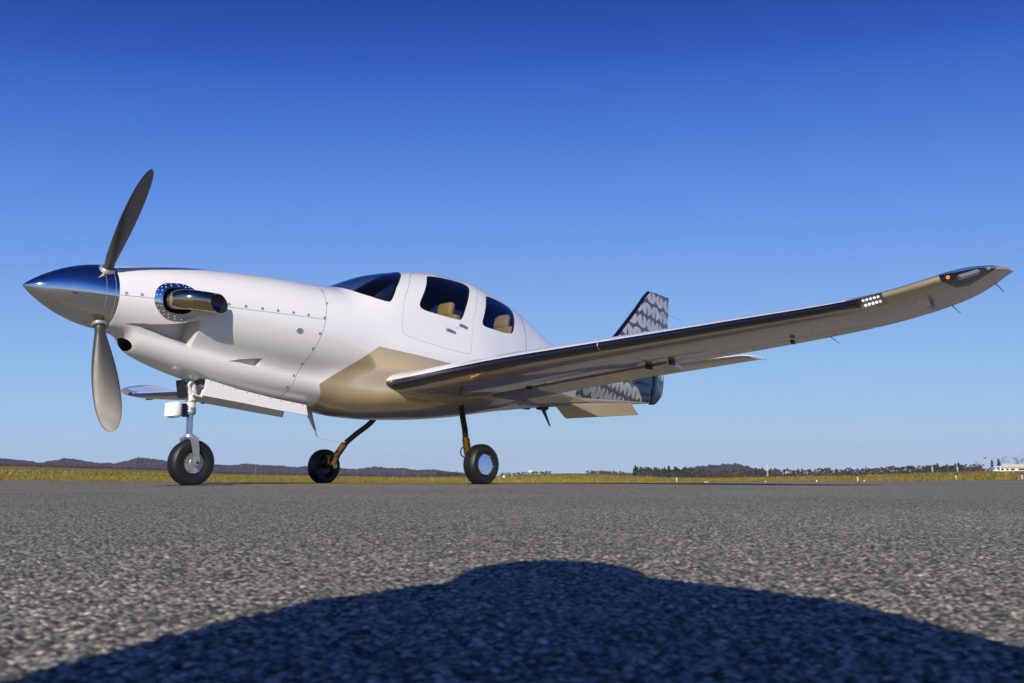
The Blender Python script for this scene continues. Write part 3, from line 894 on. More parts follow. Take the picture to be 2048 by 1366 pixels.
# cabin interior
def rounded_box(c, d, b=.03, rot=None):
    bm = bmesh.new(); bmesh.ops.create_cube(bm, size=1)
    for v in bm.verts: v.co = Vector((v.co.x*d[0], v.co.y*d[1], v.co.z*d[2]))
    bmesh.ops.bevel(bm, geom=bm.edges[:], offset=b, segments=3, affect='EDGES', profile=.5)
    mb = MB(); vs = [(rot @ v.co if rot is not None else v.co)+Vector(c) for v in bm.verts]
    mb.add(vs, [tuple(v.index for v in f.verts) for f in bm.faces]); bm.free(); return mb
cabin = MB(); cabin.box((4.0, 0, .93), (2.6, .9, .02)); cabin.obj('cabin_floor', M['cabin_trim'], fuselage, smooth=False)
rb = rounded_box((2.80, 0, 1.66), (.34, .92, .20), .06); rb.obj('instrument_panel', M['cabin_trim'], fuselage)
for sx, sy in ((3.98, -.27), (3.98, .27), (4.92, -.25), (4.92, .25)):
    s_ = rounded_box((sx-.22, sy, 1.24), (.50, .44, .16), .05).obj('seat', M['leather'], fuselage)
    tilt = Matrix.Rotation(R(14), 3, 'Y')
    rounded_box((sx+.05, sy, 1.52), (.13, .43, .52), .055, tilt).obj('seat', M['leather'], fuselage)
    rounded_box((sx+.07, sy, 1.535), (.10, .25, .46), .045, tilt).obj('seat', M['leather_dark'], fuselage)
    rounded_box((sx+.105, sy, 1.84), (.085, .22, .17), .04, tilt).obj('headrest', M['leather'], fuselage)

# ---- wings
LEX = pchip([.30, .70, 1.97, 2.95, 4.0, 4.86, 5.2, 5.37, 5.46, 5.54, 5.60, 5.645], [2.96, 2.985, 3.035, 3.08, 3.125, 3.155, 3.165, 3.20, 3.28, 3.42, 3.58, 3.76])
LEZ = pchip([.30, .70, 1.97, 2.95, 4.0, 4.86, 5.08, 5.37, 5.5, 5.6, 5.645], [.915, .938, 1.035, 1.082, 1.132, 1.175, 1.20, 1.262, 1.315, 1.362, 1.382])
TEX = pchip([.30, .70, 3.2, 4.0, 4.8, 5.08, 5.4, 5.5, 5.6, 5.645], [4.74, 4.66, 4.25, 4.10, 3.99, 3.97, 4.02, 4.02, 3.97, 3.92])
TEZ = pchip([.30, .70, 3.2, 4.0, 4.8, 5.08, 5.4, 5.5, 5.6, 5.645], [.93, .945, 1.058, 1.088, 1.142, 1.185, 1.285, 1.335, 1.385, 1.395])
def foil(y, c0=0.0, c1=1.0, n=30):
    """closed loop upper TE -> LE -> lower TE, y = span station"""
    lx, lz, tx, tz = float(LEX(y)), float(LEZ(y)), float(TEX(y)), float(TEZ(y))
    t = np.interp(y, [.3, .7, 1.2, 3, 5, 5.4, 5.645], [.17, .16, .15, .135, .125, .12, .10])
    c = tx-lx
    s = (1-np.cos(np.linspace(0, np.pi, n)))/2*(c1-c0)+c0 if c0 == 0 else np.linspace(c0, c1, n)
    yt = 5*t*(.2969*np.sqrt(s)-.126*s-.3516*s*s+.2843*s**3-.1015*s**4)
    cam_ = np.where(s < .4, .018/.16*(.8*s-s*s), .018/.36*(.2+.8*s-s*s))
    def pt(k, up): return (lx+c*s[k], lz+(tz-lz)*s[k]+c*(cam_[k]+(yt[k] if up else -yt[k])))
    loop = [pt(k, True) for k in range(n-1, -1, -1)]+[pt(k, False) for k in range(0 if c0 else 1, n)]
    lab = [(s[k], 1) for k in range(n-1, -1, -1)]+[(s[k], -1) for k in range(0 if c0 else 1, n)]
    return loop, lab
def span_loft(stations, side, fn):
    vs, fs, lab = [], [], []; m_ = None
    for y in stations:
        lp, lb = fn(y); m_ = len(lp)
        vs += [(x, side*y, z) for x, z in lp]; lab += [(y, a, b) for a, b in lb]
    for i in range(len(stations)-1):
        for k in range(m_):
            a = i*m_+k; b = i*m_+(k+1) % m_
            fs.append((a, b, b+m_, a+m_) if side > 0 else (a, a+m_, b+m_, b))
    fs.append(tuple(range(m_)) if side < 0 else tuple(reversed(range(m_))))
    e = (len(stations)-1)*m_; fs.append(tuple(e+k for k in (reversed(range(m_)) if side < 0 else range(m_))))
    return vs, fs, np.array(lab)
FL0, FL1, AI0, AI1, HINGE = .80, 3.03, 3.07, 4.74, .745
def cend(y): return HINGE if (FL0 <= y <= FL1 or AI0 <= y <= AI1) else 1.0
st_ = [.30, .45, .6, .70, .75, FL0-.001, FL0+.001]+list(np.linspace(.95, 2.95, 17))+[FL1-.001, FL1+.001, AI0-.001, AI0+.001]+list(np.linspace(3.2, 4.65, 14))+[AI1-.001, AI1+.001, 4.80, 4.90, 5.0, 5.08]+list(np.linspace(5.14, 5.60, 24))+[5.62, 5.635, 5.645]
def wing_paint(lab):
    y, s, ud = lab[:, 0], lab[:, 1], lab[:, 2]
    d = s*np.interp(y, [.7, 5], [1.67, .84])*ud          # chordwise metres from the leading edge, + above
    navy = np.minimum(np.minimum(d+.055*np.interp(y, [.7, 5], [1.25, .8]), .012-d), 4.87-y)
    gold = np.where((y > 4.86), np.maximum(.10-d, -.02), -d-.004)
    return navy, gold
for side in (-1, 1):
    vs, fs, lab = span_loft(st_, side, lambda y: foil(y, 0, cend(y)))
    navy, gold = wing_paint(lab)
    mb = MB(); mb.v = vs; mb.f = fs
    w_ = temp_obj(mb, M['paint'])
    for nm, vv in (('navy', navy), ('gold', gold)):
        a = w_.data.attributes.new(nm, 'FLOAT', 'POINT'); a.data.foreach_set('value', vv.astype(np.float32))
    # pockets for the landing light in the leading edge and the position light in the tip
    def pocket(poly, depth, out):
        d = Vector((-.95, side*.21, -.22)).normalized()
        n = len(poly); m3 = MB()
        P = [Vector((x, side*y, z)) for x, y, z in poly]
        m3.add([tuple(p+d*out) for p in P]+[tuple(p-d*depth) for p in P], [tuple(range(n)), tuple(range(2*n-1, n-1, -1))]+[(i, (i+1) % n, n+(i+1) % n, n+i) for i in range(n)])
        return m3
    LED = [(3.162, 4.885, 1.193), (3.162, 5.045, 1.214), (3.205, 5.06, 1.150), (3.205, 4.905, 1.126)]
    TIP = [(3.222, 5.36, 1.300), (3.207, 5.38, 1.246), (3.282, 5.41, 1.227), (3.388, 5.45, 1.208), (3.509, 5.50, 1.271), (3.572, 5.56, 1.324), (3.623, 5.60, 1.366), (3.532, 5.60, 1.40), (3.55, 5.50, 1.42), (3.395, 5.42, 1.39)]
    p1 = temp_obj(pocket(LED, .06, .12), M['cavity']); p2 = temp_obj(pocket(TIP, .13, .25), M['steel'])
    full = w_.copy(); full.data = w_.data.copy(); COL.objects.link(full)
    me = boolean(w_, [(p1, 'DIFFERENCE'), (p2, 'DIFFERENCE')])
    wing = mesh_obj('wing', None, None, None, plane, mesh=me, sharp=30)
    # clear covers: the skin over each pocket
    for p_, nm in ((p1, 'landing_light_cover'), (p2, 'tip_light_cover')):
        me = boolean(full, [(p_, 'INTERSECT')])
        bm = bmesh.new(); bm.from_mesh(me)
        # keep the faces that belong to the outer skin
        kills = [f for f in bm.faces if f.material_index != 0]
        bmesh.ops.delete(bm, geom=kills, context='FACES')
        for v in bm.verts: v.co += Vector((-.95, side*.21, -.22))*.0015
        bm.to_mesh(me); bm.free()
        cov = mesh_obj(nm, None, None, M['clear'], wing, mesh=me, sharp=None)
        if nm == 'landing_light_cover':
            dirv = Vector((-.95, side*.21, -.22)).normalized()
            P = [Vector((x, side*y, z)) for x, y, z in LED]
            cP = sum(P, Vector())/4; P = [cP+(p-cP)*.94-dirv*.046 for p in P]
            mbb = MB(); mbb.add([tuple(p) for p in P]+[tuple(p-dirv*.004) for p in P], [(0, 1, 2, 3), (7, 6, 5, 4), (0, 4, 5, 1), (1, 5, 6, 2), (2, 6, 7, 3), (3, 7, 4, 0)])
            bd = mbb.obj('light_board', M['board'], wing, smooth=False)
            for rr_, vv in enumerate((.26, .72)):
                for cc in range(5):
                    uu = .20+.155*cc
                    p = (P[0]*(1-uu)+P[1]*uu)*(1-vv)+(P[3]*(1-uu)+P[2]*uu)*vv
                    MB().tube([p+dirv*.001, p+dirv*.006, p+dirv*.008], [.0072, .0072, .004], 12).obj('lamp', M['led'], bd)
        else:
            dirv = Vector((-.95, side*.21, -.22)).normalized()
            def tp(x, y, z, d=.035): return Vector((x, side*y, z))-dirv*d
            a, b = tp(3.37, 5.44, 1.285), tp(3.50, 5.525, 1.335)
            MB().tube([a, b], .017, 4).obj('light_board', M['board'], wing, smooth=False)
            for f in (.2, .4, .6, .8):
                p = a*(1-f)+b*f; MB().tube([p+dirv*.012, p+dirv*.022], .006, 10).obj('lens', M['alu'], wing)
            MB().tube([tp(3.535, 5.545, 1.345), tp(3.535, 5.545, 1.345, .015)], .020, 16).obj('strobe', M['black'], wing)
            MB().tube([tp(3.575, 5.568, 1.365), tp(3.575, 5.568, 1.365, .02)], .012, 12).obj('lens', M['alu'], wing)
            p = tp(3.265, 5.405, 1.275, .02)
            MB().lathe([(-.010, .0), (-.008, .008), (0, .011), (.008, .008), (.010, 0)], p, dirv, 12).obj('navigation_lamp', M['red_led'] if side < 0 else simple('lit_green_lamp', (.03, .5, .1), .4, emis=(.05, 1, .25), emstr=2.0), wing)
    kill(p1, p2, full, w_)
    # flap (a little down) and aileron
    for nm, y0, y1, dv, gap in (('flap', FL0+.006, FL1-.006, 9, .016), ('aileron', AI0+.006, AI1-.006, 0, .005)):
        def fn(y, dv=dv, gap=gap):
            lp, lb = foil(y, HINGE+.006, 1.0, 10)
            hx = lp[len(lp)//2][0]; hz = lp[len(lp)//2][1]
            c_, s2 = math.cos(R(dv)), math.sin(R(dv)); out = []
            for x, z in lp:
                dx, dz = x-hx, z-hz
                out.append((hx+gap+dx*c_+dz*s2, hz-(.012 if dv else 0)-dx*s2+dz*c_))
            return out, lb
        vs, fs, lab = span_loft(list(np.linspace(y0, y1, 14)), side, fn)
        mesh_obj(nm, vs, fs, M['paint'], plane, sharp=30, attrs={'gold': -lab[:, 2]*1.0})
    # flap track and hinge brackets under the trailing edge
    for y, sz in ((2.86, 1.0), (3.10, .9), (4.2, .6), (1.4, .8)):
        x = float(LEX(y))+(float(TEX(y))-float(LEX(y)))*.73; z = float(LEZ(y))*.27+float(TEZ(y))*.73-.045
        rounded_box((x, side*y, z), (.10*sz, .022, .05*sz), .008).obj('hinge_bracket', M['black'], wing)
    # static wicks, skin joint ring, tie-down fitting
    for y, dx in ((5.25, 0), (5.52, 0), (4.4, 0)):
        a = Vector((float(TEX(y))-.01, side*y, float(TEZ(y)))); MB().tube([a, a+Vector((.13, side*.02, -.035))], [.0035, .0022], 6).obj('static_wick', M['black'], wing)
    lp, lb = foil(2.95)
    pts = [(x, side*2.95, z) for (x, z), (s, u) in zip(lp, lb) if s < (.035 if u > 0 else .10)]
    MB().tube(pts, .0028, 6).obj('cuff_joint', M['alu'], wing)
    lp, lb = foil(5.24)
    b_ = [Vector((x, side*5.24, z)) for (x, z), (s, u) in zip(lp, lb) if u < 0 and s > .45][0]
    mb = MB(); mb.tube([b_+Vector((0, 0, .01)), b_+Vector((-.01, 0, -.03))], [.018, .012], 12); mb.tube([b_+Vector((-.05, 0, -.045)), b_+Vector((.06, 0, -.04))], [.010, .007], 10)
    mb.obj('air_data_probe', M['alu'], wing)
    # root fillet ring of the gear leg well
# ---- tail
FLE = pchip([1.35, 1.55, 1.70, 1.85, 2.0, 2.2, 2.5, 2.815, 2.845], [6.75, 7.0, 7.22, 7.44, 7.655, 7.90, 8.25, 8.61, 8.66])
FTE = pchip([1.10, 1.147, 1.32, 1.63, 2.355, 2.80, 2.845], [8.70, 8.83, 9.01, 9.075, 9.22, 9.277, 9.27])
def hsect(z, x0, x1, t, n=22):
    s = (1-np.cos(np.linspace(0, np.pi, n)))/2; c = x1-x0
    yt = 5*t*(.2969*np.sqrt(s)-.126*s-.3516*s*s+.2843*s**3-.1015*s**4)*c
    return [(x0+c*s[k], -yt[k], z) for k in range(n)]+[(x0+c*s[k], yt[k], z) for k in range(n-2, 0, -1)]
def stack(secs):
    m_ = len(secs[0]); vs = [p for s in secs for p in s]; fs = []
    for i in range(len(secs)-1):
        for k in range(m_):
            a = i*m_+k; b = i*m_+(k+1) % m_; fs.append((a, b, b+m_, a+m_))
    fs.append(tuple(reversed(range(m_)))); e = (len(secs)-1)*m_; fs.append(tuple(e+k for k in range(m_)))
    return vs, fs
RH = pchip([1.10, 2.845], [8.62, 8.95])
zz = list(np.linspace(1.35, 2.80, 40))+[2.825, 2.84, 2.845]
vs, fs = stack([hsect(z, float(FLE(z)), float(FTE(z)), .085 if z < 2.8 else .085*(2.86-z)/.06) for z in zz])
mb = MB(); mb.v, mb.f = vs, fs
fo = temp_obj(mb); me = bisect(fo.data, Vector((float(RH(1.5)), 0, 1.5)), Vector((1, 0, -(8.95-8.62)/1.745)).normalized()); 
me.materials.clear(); me.materials.append(M['paint'])
paint_attrs(me, tail=1.0, navy=lambda x, y, z: .055-(x-FLE(z))*.8, band=band_sd)
mesh_obj('fin', None, None, None, plane, mesh=me, sharp=30)
zr = list(np.linspace(1.112, 1.30, 14))+list(np.linspace(1.34, 2.80, 40))+[2.832]
def rud(z):
    x1 = float(FTE(z)); xh = float(RH(z))+.006
    t0 = .055 if z > 1.5 else .05
    c = x1-xh
    pts = [(xh, -t0*.8), (xh+.02, -t0), (xh+c*.35, -t0*.72), (xh+c*.7, -t0*.36), (x1, -.003), (x1, .003), (xh+c*.7, t0*.36), (xh+c*.35, t0*.72), (xh+.02, t0), (xh, t0*.8)]
    f = 1 if z > 1.14 else .6
    tp = np.interp(z, [1.1, 1.4, 2.2, 2.8], [.7, 1.0, .62, .42])
    return [(x, y*f*tp, z) for x, y in pts]
vs, fs = stack([rud(z) for z in zr])
mb = MB(); mb.v, mb.f = vs, fs; ro = temp_obj(mb, M['paint']); me = ro.data.copy(); kill(ro, fo)
paint_attrs(me, tail=1.0, band=band_sd)
mesh_obj('rudder', None, None, None, plane, mesh=me, sharp=40)
for side in (-1, 1):
    def sfoil(y):
        x0 = np.interp(y, [.03, 1.80, 1.86], [7.72, 7.99, 8.10]); x1 = np.interp(y, [.03, 1.86], [8.86, 8.55]); z0 = np.interp(y, [.03, 1.86], [1.56, 1.625])
        n = 18; s = (1-np.cos(np.linspace(0, np.pi, n)))/2; c = x1-x0; t = .09
        yt = 5*t*(.2969*np.sqrt(s)-.126*s-.3516*s*s+.2843*s**3-.1015*s**4)*c
        return [(x0+c*s[k], z0+yt[k]) for k in range(n-1, -1, -1)]+[(x0+c*s[k], z0-yt[k]) for k in range(1, n)], [(s[k], 1) for k in range(n-1, -1, -1)]+[(s[k], -1) for k in range(1, n)]
    vs, fs, lab = span_loft([.03, .4, .8, 1.2, 1.6, 1.75, 1.80, 1.83, 1.86], side, sfoil)
    stab = mesh_obj('stabilizer', vs, fs, M['paint'], plane, sharp=35, attrs={'gold': -lab[:, 2]*1.0, 'navy': np.minimum(lab[:, 0]-1.80, 1.83-lab[:, 0])})
    a = Vector((8.54, side*1.84, 1.626)); MB().tube([a, a+Vector((.16, 0, .0))], [.005, .002], 6).obj('static_wick', M['black'], stab)
    # ventral strake, canted outwards
    A0, A1 = Vector((6.50, side*.13, .985)), Vector((8.00, side*.07, 1.085))
    B0, B1 = Vector((6.92, side*.27, .835)), Vector((7.93, side*.24, .915))
    th = Vector((0, side*.012, .006))
    mb = MB(); mb.add([A0+th, A1+th, B1+th*.4, B0+th*.4, A0-th, A1-th, B1-th*.4, B0-th*.4], [(0, 1, 2, 3), (7, 6, 5, 4), (0, 4, 5, 1), (1, 5, 6, 2), (2, 6, 7, 3), (3, 7, 4, 0)])
    mesh_obj('ventral_strake', mb.v, mb.f, M['paint'], plane, smooth=False, attrs={'gold': [1.0]*8})
a = Vector((8.93, 0, 2.66)); MB().tube([Vector((8.95, -.03, 2.53)), Vector((9.2, -.05, 2.53)), Vector((9.62, -.05, 2.51))], [.004, .0025, .0015], 6).obj('whip_antenna', M['alu'], plane)
rounded_box((9.02, -.03, 1.67), (.13, .05, .045), .018).obj('tail_light', M['board'], plane)

# ---- landing gear
def wheel(name, c, rO, wd, rim_r, axis, parent, cover):
    """tyre with flattened contact patch, rim and hub"""
    c = Vector(c); h = wd/2
    prof = [(-h*.55, rim_r), (-h*.80, rim_r+.004), (-h*.97, rim_r+(rO-rim_r)*.30), (-h, rim_r+(rO-rim_r)*.52), (-h*.93, rim_r+(rO-rim_r)*.75), (-h*.76, rO-.014), (-h*.55, rO-.0035), (-h*.36, rO-.001), (-h*.34, rO-.006), (-h*.30, rO-.006), (-h*.28, rO),
            (-h*.03, rO), (-h*.015, rO-.006), (h*.015, rO-.006), (h*.03, rO)]
    prof = prof+[(-a, b) for a, b in prof[:11][::-1]]
    mb = MB(); mb.lathe(prof, c, axis, 72)
    lim = c.z-rO+.014
    out = []
    for x, y, z in mb.v:
        if z < lim: z = c.z-rO+.0115+(z-(c.z-rO))*.18*0+.0
        out.append((x, y, z))
    low = c.z-rO+.0115
    mb.v = [(x, y, max(z, low)) for x, y, z in mb.v]
    w = mb.obj(name, M['rubber'], parent, sharp=28)
    mb = MB(); k = h*.72
    if cover == 'disc':
        mb.lathe([(-k*.1, rim_r*1.02), (k*.95, rim_r*1.0), (k*1.0, rim_r*.97), (k*1.03, rim_r*.5), (k*1.03, 0)], c, Vector(axis)+Vector((0, 0, .09)), 48)
        MB().lathe([(-k, rim_r*1.0), (-k*.9, rim_r*.9), (-k*.3, rim_r*.85), (-k*.3, rim_r*.8), (-k*.55, rim_r*.78), (-k*.55, 0)], c, axis, 48).obj('brake_disc', M['steel'], w)
    else:
        for sg in (-1, 1):
            mb.lathe([(sg*k*.80, rim_r*1.01), (sg*k*.92, rim_r*.97), (sg*k*.86, rim_r*.90), (sg*k*.84, rim_r*.42), (sg*k*.92, rim_r*.38), (sg*k*.93, 0)], c, axis, 48)
    rim = mb.obj('rim', M['hub_cover'] if cover == 'disc' else M['alu'], w, sharp=30)
    ax = Vector(axis).normalized(); e1 = Vector((0, 0, 1)); e2 = ax.cross(e1)
    for i in range(6):
        a = 2*PI*i/6+.35; p = c+ax*(k*1.0)+(e1*math.cos(a)+e2*math.sin(a))*rim_r*(1.03 if cover == 'disc' else .8)
        MB().tube([p-ax*.004, p+ax*.006], .0055, 8).obj('bolt', M['alu'], rim)
    return w
# tyre lettering
def tyre_text(word, c, ax, r, wheel_o, a0, step):
    c = Vector(c); ax = Vector(ax)
    e1 = Vector((0, 0, 1)); e2 = e1.cross(ax)
    for i, ch in enumerate(word):
        cu = bpy.data.curves.new('t', 'FONT'); cu.body = ch; cu.size = .038; cu.extrude = .0008; cu.align_x = 'CENTER'
        t = bpy.data.objects.new('t', cu); COL.objects.link(t)
        bpy.context.view_layer.update()
        me = bpy.data.meshes.new_from_object(t.evaluated_get(bpy.context.evaluated_depsgraph_get())); kill(t)
        a = a0+step*i
        rad_ = e1*math.cos(a)+e2*math.sin(a); tan = -e1*math.sin(a)+e2*math.cos(a)
        # letters read along the tangent, tops pointing out from the hub
        X = tan*(1 if step > 0 else -1); Y = rad_; Zv = X.cross(Y)
        if Zv.dot(ax) < 0: X = -X; Zv = X.cross(Y)
        mm = Matrix((X, Y, Zv)).transposed().to_4x4(); mm.translation = c+rad_*(r-.012)+ax*.0008
        me.transform(mm)
        mesh_obj('letter', None, None, M['rubber_mark'], wheel_o, mesh=me, smooth=False)

# nose leg
NX = 1.40
wheel('nose_wheel', (NX, 0, .1895), .193, .135, .090, (0, -1, 0), plane, 'hub')
mb = MB(); mb.tube([(1.365, 0, .92), (1.365, 0, .62)], .040, 24); mb.tube([(1.365, 0, .80), (1.365, 0, .76)], .045, 24)
leg = mb.obj('nose_leg', M['white_paint'], plane)
MB().tube([(1.365, 0, .632), (1.365, 0, .615), (1.365, 0, .60), (1.365, 0, .585)], [.042, .046, .046, .036], 24).obj('collar', M['alu'], leg)
for z in (.700, .640): MB().lathe([(-.008, .0395), (-.008, .0445), (.008, .0445), (.008, .0395)], (1.365, 0, z), (0, 0, 1), 24).obj('clamp', M['alu'], leg)
MB().tube([(1.365, 0, .60), (1.368, 0, .41)], .027, 24).obj('piston', M['piston'], leg)
mb = MB(); mb.tube([(1.366, 0, .425), (1.367, 0, .400)], [.036, .040], 20)
mb.tube([(1.37, -.085, .395), (1.37, .085, .395)], .020, 14)
for s_ in (-1, 1):
    pts = [(1.37, s_*.086, .398), (1.372, s_*.090, .37), (1.385, s_*.090, .30), (1.398, s_*.088, .20), (1.40, s_*.087, .165)]
    for i in range(len(pts)-1):
        a, b = Vector(pts[i]), Vector(pts[i+1]); wv = [.070, .066, .058, .046, .034]
        d = Vector((1, 0, 0))
        m_ = [a-d*wv[i]/2, a+d*wv[i]/2, b+d*wv[i+1]/2, b-d*wv[i+1]/2]
        o_ = Vector((0, s_*.007, 0))
        mb.add([tuple(q-o_) for q in m_]+[tuple(q+o_) for q in m_], [(0, 1, 2, 3), (7, 6, 5, 4), (0, 4, 5, 1), (1, 5, 6, 2), (2, 6, 7, 3), (3, 7, 4, 0)])
    mb.tube([(1.40, s_*.078, .1895), (1.40, s_*.100, .1895)], [.026, .024], 18)
fork = mb.obj('fork', M['alu'], leg, sharp=30)
for dx, dz in ((-.017, .037), (.017, .034)):
    MB().tube([(1.40+dx, -.094, .1895+dz), (1.40+dx, -.1005, .1895+dz)], .006, 8).obj('bolt', M['chrome'], fork)
MB().tube([(1.40, -.100, .1895), (1.40, -.108, .1895)], .011, 6).obj('axle_nut', M['black'], fork)
# taxi light on the nose leg
tl = rounded_box((1.222, 0, .622), (.075, .16, .135), .03).obj('taxi_light', M['white_paint'], leg)
rounded_box((1.183, 0, .622), (.012, .13, .105), .005).obj('lamp', M['led'], tl)
mb = MB()
for dz in (-.045, -.022, 0, .022, .045): mb.box((1.285, 0, .622+dz), (.055, .10, .006))
mb.box((1.315, 0, .622), (.03, .03, .11)); mb.obj('heat_sink', M['steel'], tl, smooth=False)
# drag link and steering arm
mb = MB(); mb.tube([(1.365, -.045, .75), (1.33, -.05, .78), (1.31, -.05, .83), (1.36, -.045, .90)], .011, 10); mb.tube([(1.345, -.06, .755), (1.42, -.06, .735), (1.47, -.04, .84)], .013, 10)
mb.obj('drag_link', M['white_paint'], leg)
# nose gear doors
for s_ in (-1, 1):
    y0 = s_*.165
    top = [(1.40, y0, .878), (1.7, y0, .815), (2.05, y0, .762), (2.40, y0, .722)]
    bot = [(1.36, s_*.205, .735), (1.7, s_*.205, .70), (2.05, s_*.20, .660), (2.40, s_*.195, .625)]
    mb = MB(); n = 4; th = Vector((0, s_*.008, 0))
    vs = [Vector(p)-th for p in top]+[Vector(p)-th for p in bot]+[Vector(p)+th for p in top]+[Vector(p)+th for p in bot]
    fs = []
    for i in range(3):
        fs += [(i, i+1, n+i+1, n+i), (2*n+i, 3*n+i, 3*n+i+1, 2*n+i+1), (i, 2*n+i, 2*n+i+1, i+1), (n+i, n+i+1, 3*n+i+1, 3*n+i)]
    fs += [(0, n, 3*n, 2*n), (3, 2*n+3, 3*n+3, n+3)]
    mb.add(vs, fs); gd = mb.obj('gear_door', M['white_paint'], plane, sharp=25)
    for i in range(9):
        f = i/8; x = 1.44+f*.92; z = np.interp(x, [1.40, 1.7, 2.05, 2.40], [.878, .815, .762, .722])-.016
        MB().tube([(x, y0+s_*.006, z), (x, y0+s_*.0125, z-.001)], .0085, 8).obj('screw', M['black'], gd)
mb = MB(); mb.box((1.285, .02, .80), (.012, .13, .15), Matrix.Rotation(R(-10), 3, 'Y')); mb.obj('strut_door', M['steel'], plane, smooth=False)
# wheel well seen behind the leg
mb = MB(); mb.box((1.62, 0, .93), (.5, .24, .16)); mb.obj('wheel_well', M['cavity'], plane, smooth=False)

# main gear
for s_ in (-1, 1):
    mz = -.004 if s_ < 0 else -.010
    wc = (3.652, s_*1.205, .1865+mz)
    w_ = wheel('main_wheel', wc, .193, .150, .101, (0, s_, 0), plane, 'disc')
    path = catmull([(4.02, s_*.56, .92), (3.97, s_*.63, .80), (3.90, s_*.72, .655), (3.80, s_*.845, .53), (3.72, s_*.937, .42), (3.68, s_*1.00, .32)], 8)
    lg = MB().tube(path, [.030]*len(path), 20).obj('main_leg', M['leg_black'], plane)
    MB().tube([(3.722, s_*.935, .425), (3.668, s_*1.015, .29)], .038, 20).obj('clamp', M['gold_metal'], lg)
    mb = MB(); mb.tube([(3.685, s_*.995, .325), (3.655, s_*1.04, .19)], [.032, .034], 16); mb.tube([(3.652, s_*1.0, .185), (3.652, s_*1.15, .185)], .030, 18)
    mb.box((3.62, s_*1.085, .25), (.05, .05, .10)); mb.obj('axle', M['gold_metal'], lg)
    MB().tube(catmull([(3.70, s_*.97, .36), (3.64, s_*.96, .34), (3.60, s_*.99, .28), (3.61, s_*1.05, .24)], 6), .006, 8).obj('brake_hose', M['black'], lg)
    mb = MB(); mb.lathe([(-.05, .075), (0, .09), (.02, .07)], (3.99, s_*.60, .86), Vector((.3, s_*-.5, 1)), 20); mb.obj('leg_fairing', M['leg_black'], lg)
    if s_ < 0: tyre_text('GOODYEAR', (3.652, s_*1.282, wc[2]), (0, -1, 0), .150, w_, R(132), -R(15))

# ---- belly antennas, beacon
for bx, bz, tipx, tipz, ex, ez in ((2.52, .715, 2.634, .508, 2.99, .404), (6.06, .93, 6.233, .69, 6.60, .70)):
    mb = MB(); n = 16; vs = []
    for f, ch, th in ((0, .16, .022), (.15, .10, .02), (.5, .06, .016), (1, .026, .012)):
        cx = bx+(tipx-bx)*f; cz = bz+.02+(tipz-bz-.02)*f
        for k in range(n): a = 2*PI*k/n; vs.append((cx+math.cos(a)*ch/2, math.sin(a)*th/2, cz))
    fs = [(i*n+k, i*n+(k+1) % n, (i+1)*n+(k+1) % n, (i+1)*n+k) for i in range(3) for k in range(n)]
    mb.add(vs, fs+[tuple(3*n+k for k in range(n))]); an = mb.obj('antenna_mast', M['alu'] if bx < 3 else M['steel'], plane)
    MB().tube(catmull([(tipx, 0, tipz+.01), (tipx+.02, 0, tipz-.05 if bx < 3 else tipz-.002), (tipx+.08, 0, ez+.03 if bx < 3 else ez), (ex, 0, ez)], 8), .0055 if bx < 3 else .004, 8).obj('antenna_rod', M['white_paint'], an)
rounded_box((5.72, -.02, .905), (.16, .06, .06), .025).obj('belly_fairing', M['black'], plane)
rounded_box((6.05, -.02, .925), (.20, .09, .08), .035).obj('belly_fairing', M['black'], plane)

# ------------------------------------------------------------------ far landscape
def az_of(px): return math.degrees(YAW+math.atan((px-1024)/1691.0/math.cos(PITCH)))  # bearings read off the site survey sheet
def ridge(name, prof, dist, depth, seed):
    """wooded hill: crest profile (bearing, rise per metre), gentle front and back slopes"""
    rg = np.random.default_rng(seed)
    azs = np.linspace(prof[0][0], prof[-1][0], 700); up = np.interp(azs, [p[0] for p in prof], [p[1] for p in prof])
    vs, fs = [], []; key = [(-.5, 0), (-.36, .25), (-.22, .55), (-.10, .85), (0, 1.0), (.14, .9), (.35, .5), (.6, 0)]
    rows = [(float(f), float(np.interp(f, [k[0] for k in key], [k[1] for k in key]))) for f in list(np.linspace(-.5, 0, 26))+list(np.linspace(.04, .6, 8))]
    for fr, h in rows:
        for i, a in enumerate(azs):
            d = dist+depth*fr; p = polar(a, d)
            crest = CAM.z+up[i]*dist
            base = p.z-2
            z = base+(crest-base)*h
            if h > 0: z += (rg.random()-.4)*(3.0+3.5*h)*dist/2600+(math.sin(i*.16+fr*9)+math.sin(i*.08+fr*4))*1.5*h
            vs.append((p.x, p.y, max(z, base)))
    n = len(azs)
    for j in range(len(rows)-1):
        for i in range(n-1): fs.append((j*n+i, j*n+i+1, (j+1)*n+i+1, (j+1)*n+i))
    o = mesh_obj(name, vs, fs, M['hill_wood'], smooth=False)
    if sum(pl.normal.z for pl in o.data.polygons) < 0: o.data.flip_normals()
    tag(o, kind='structure'); return o
def rs(px, row): return (az_of(px), (946-row)/1691.0)
ridge('hills', [rs(-260, 928), rs(-120, 918), rs(0, 921), rs(61, 923), rs(100, 931), rs(147, 921), rs(191, 925), rs(246, 932), rs(270, 925), rs(292, 919), rs(337, 922), rs(380, 929), rs(430, 931), rs(495, 930.5), rs(608, 934), rs(700, 938), rs(756, 936), rs(813, 937.5), rs(891, 943), rs(935, 948), rs(960, 953)], 2600, 900, 1)
ridge('hills', [rs(1310, 952), rs(1340, 942), rs(1364, 937), rs(1401, 932.5), rs(1463, 928.5), rs(1482, 933), rs(1502, 940), rs(1530, 950)], 3200, 700, 2)

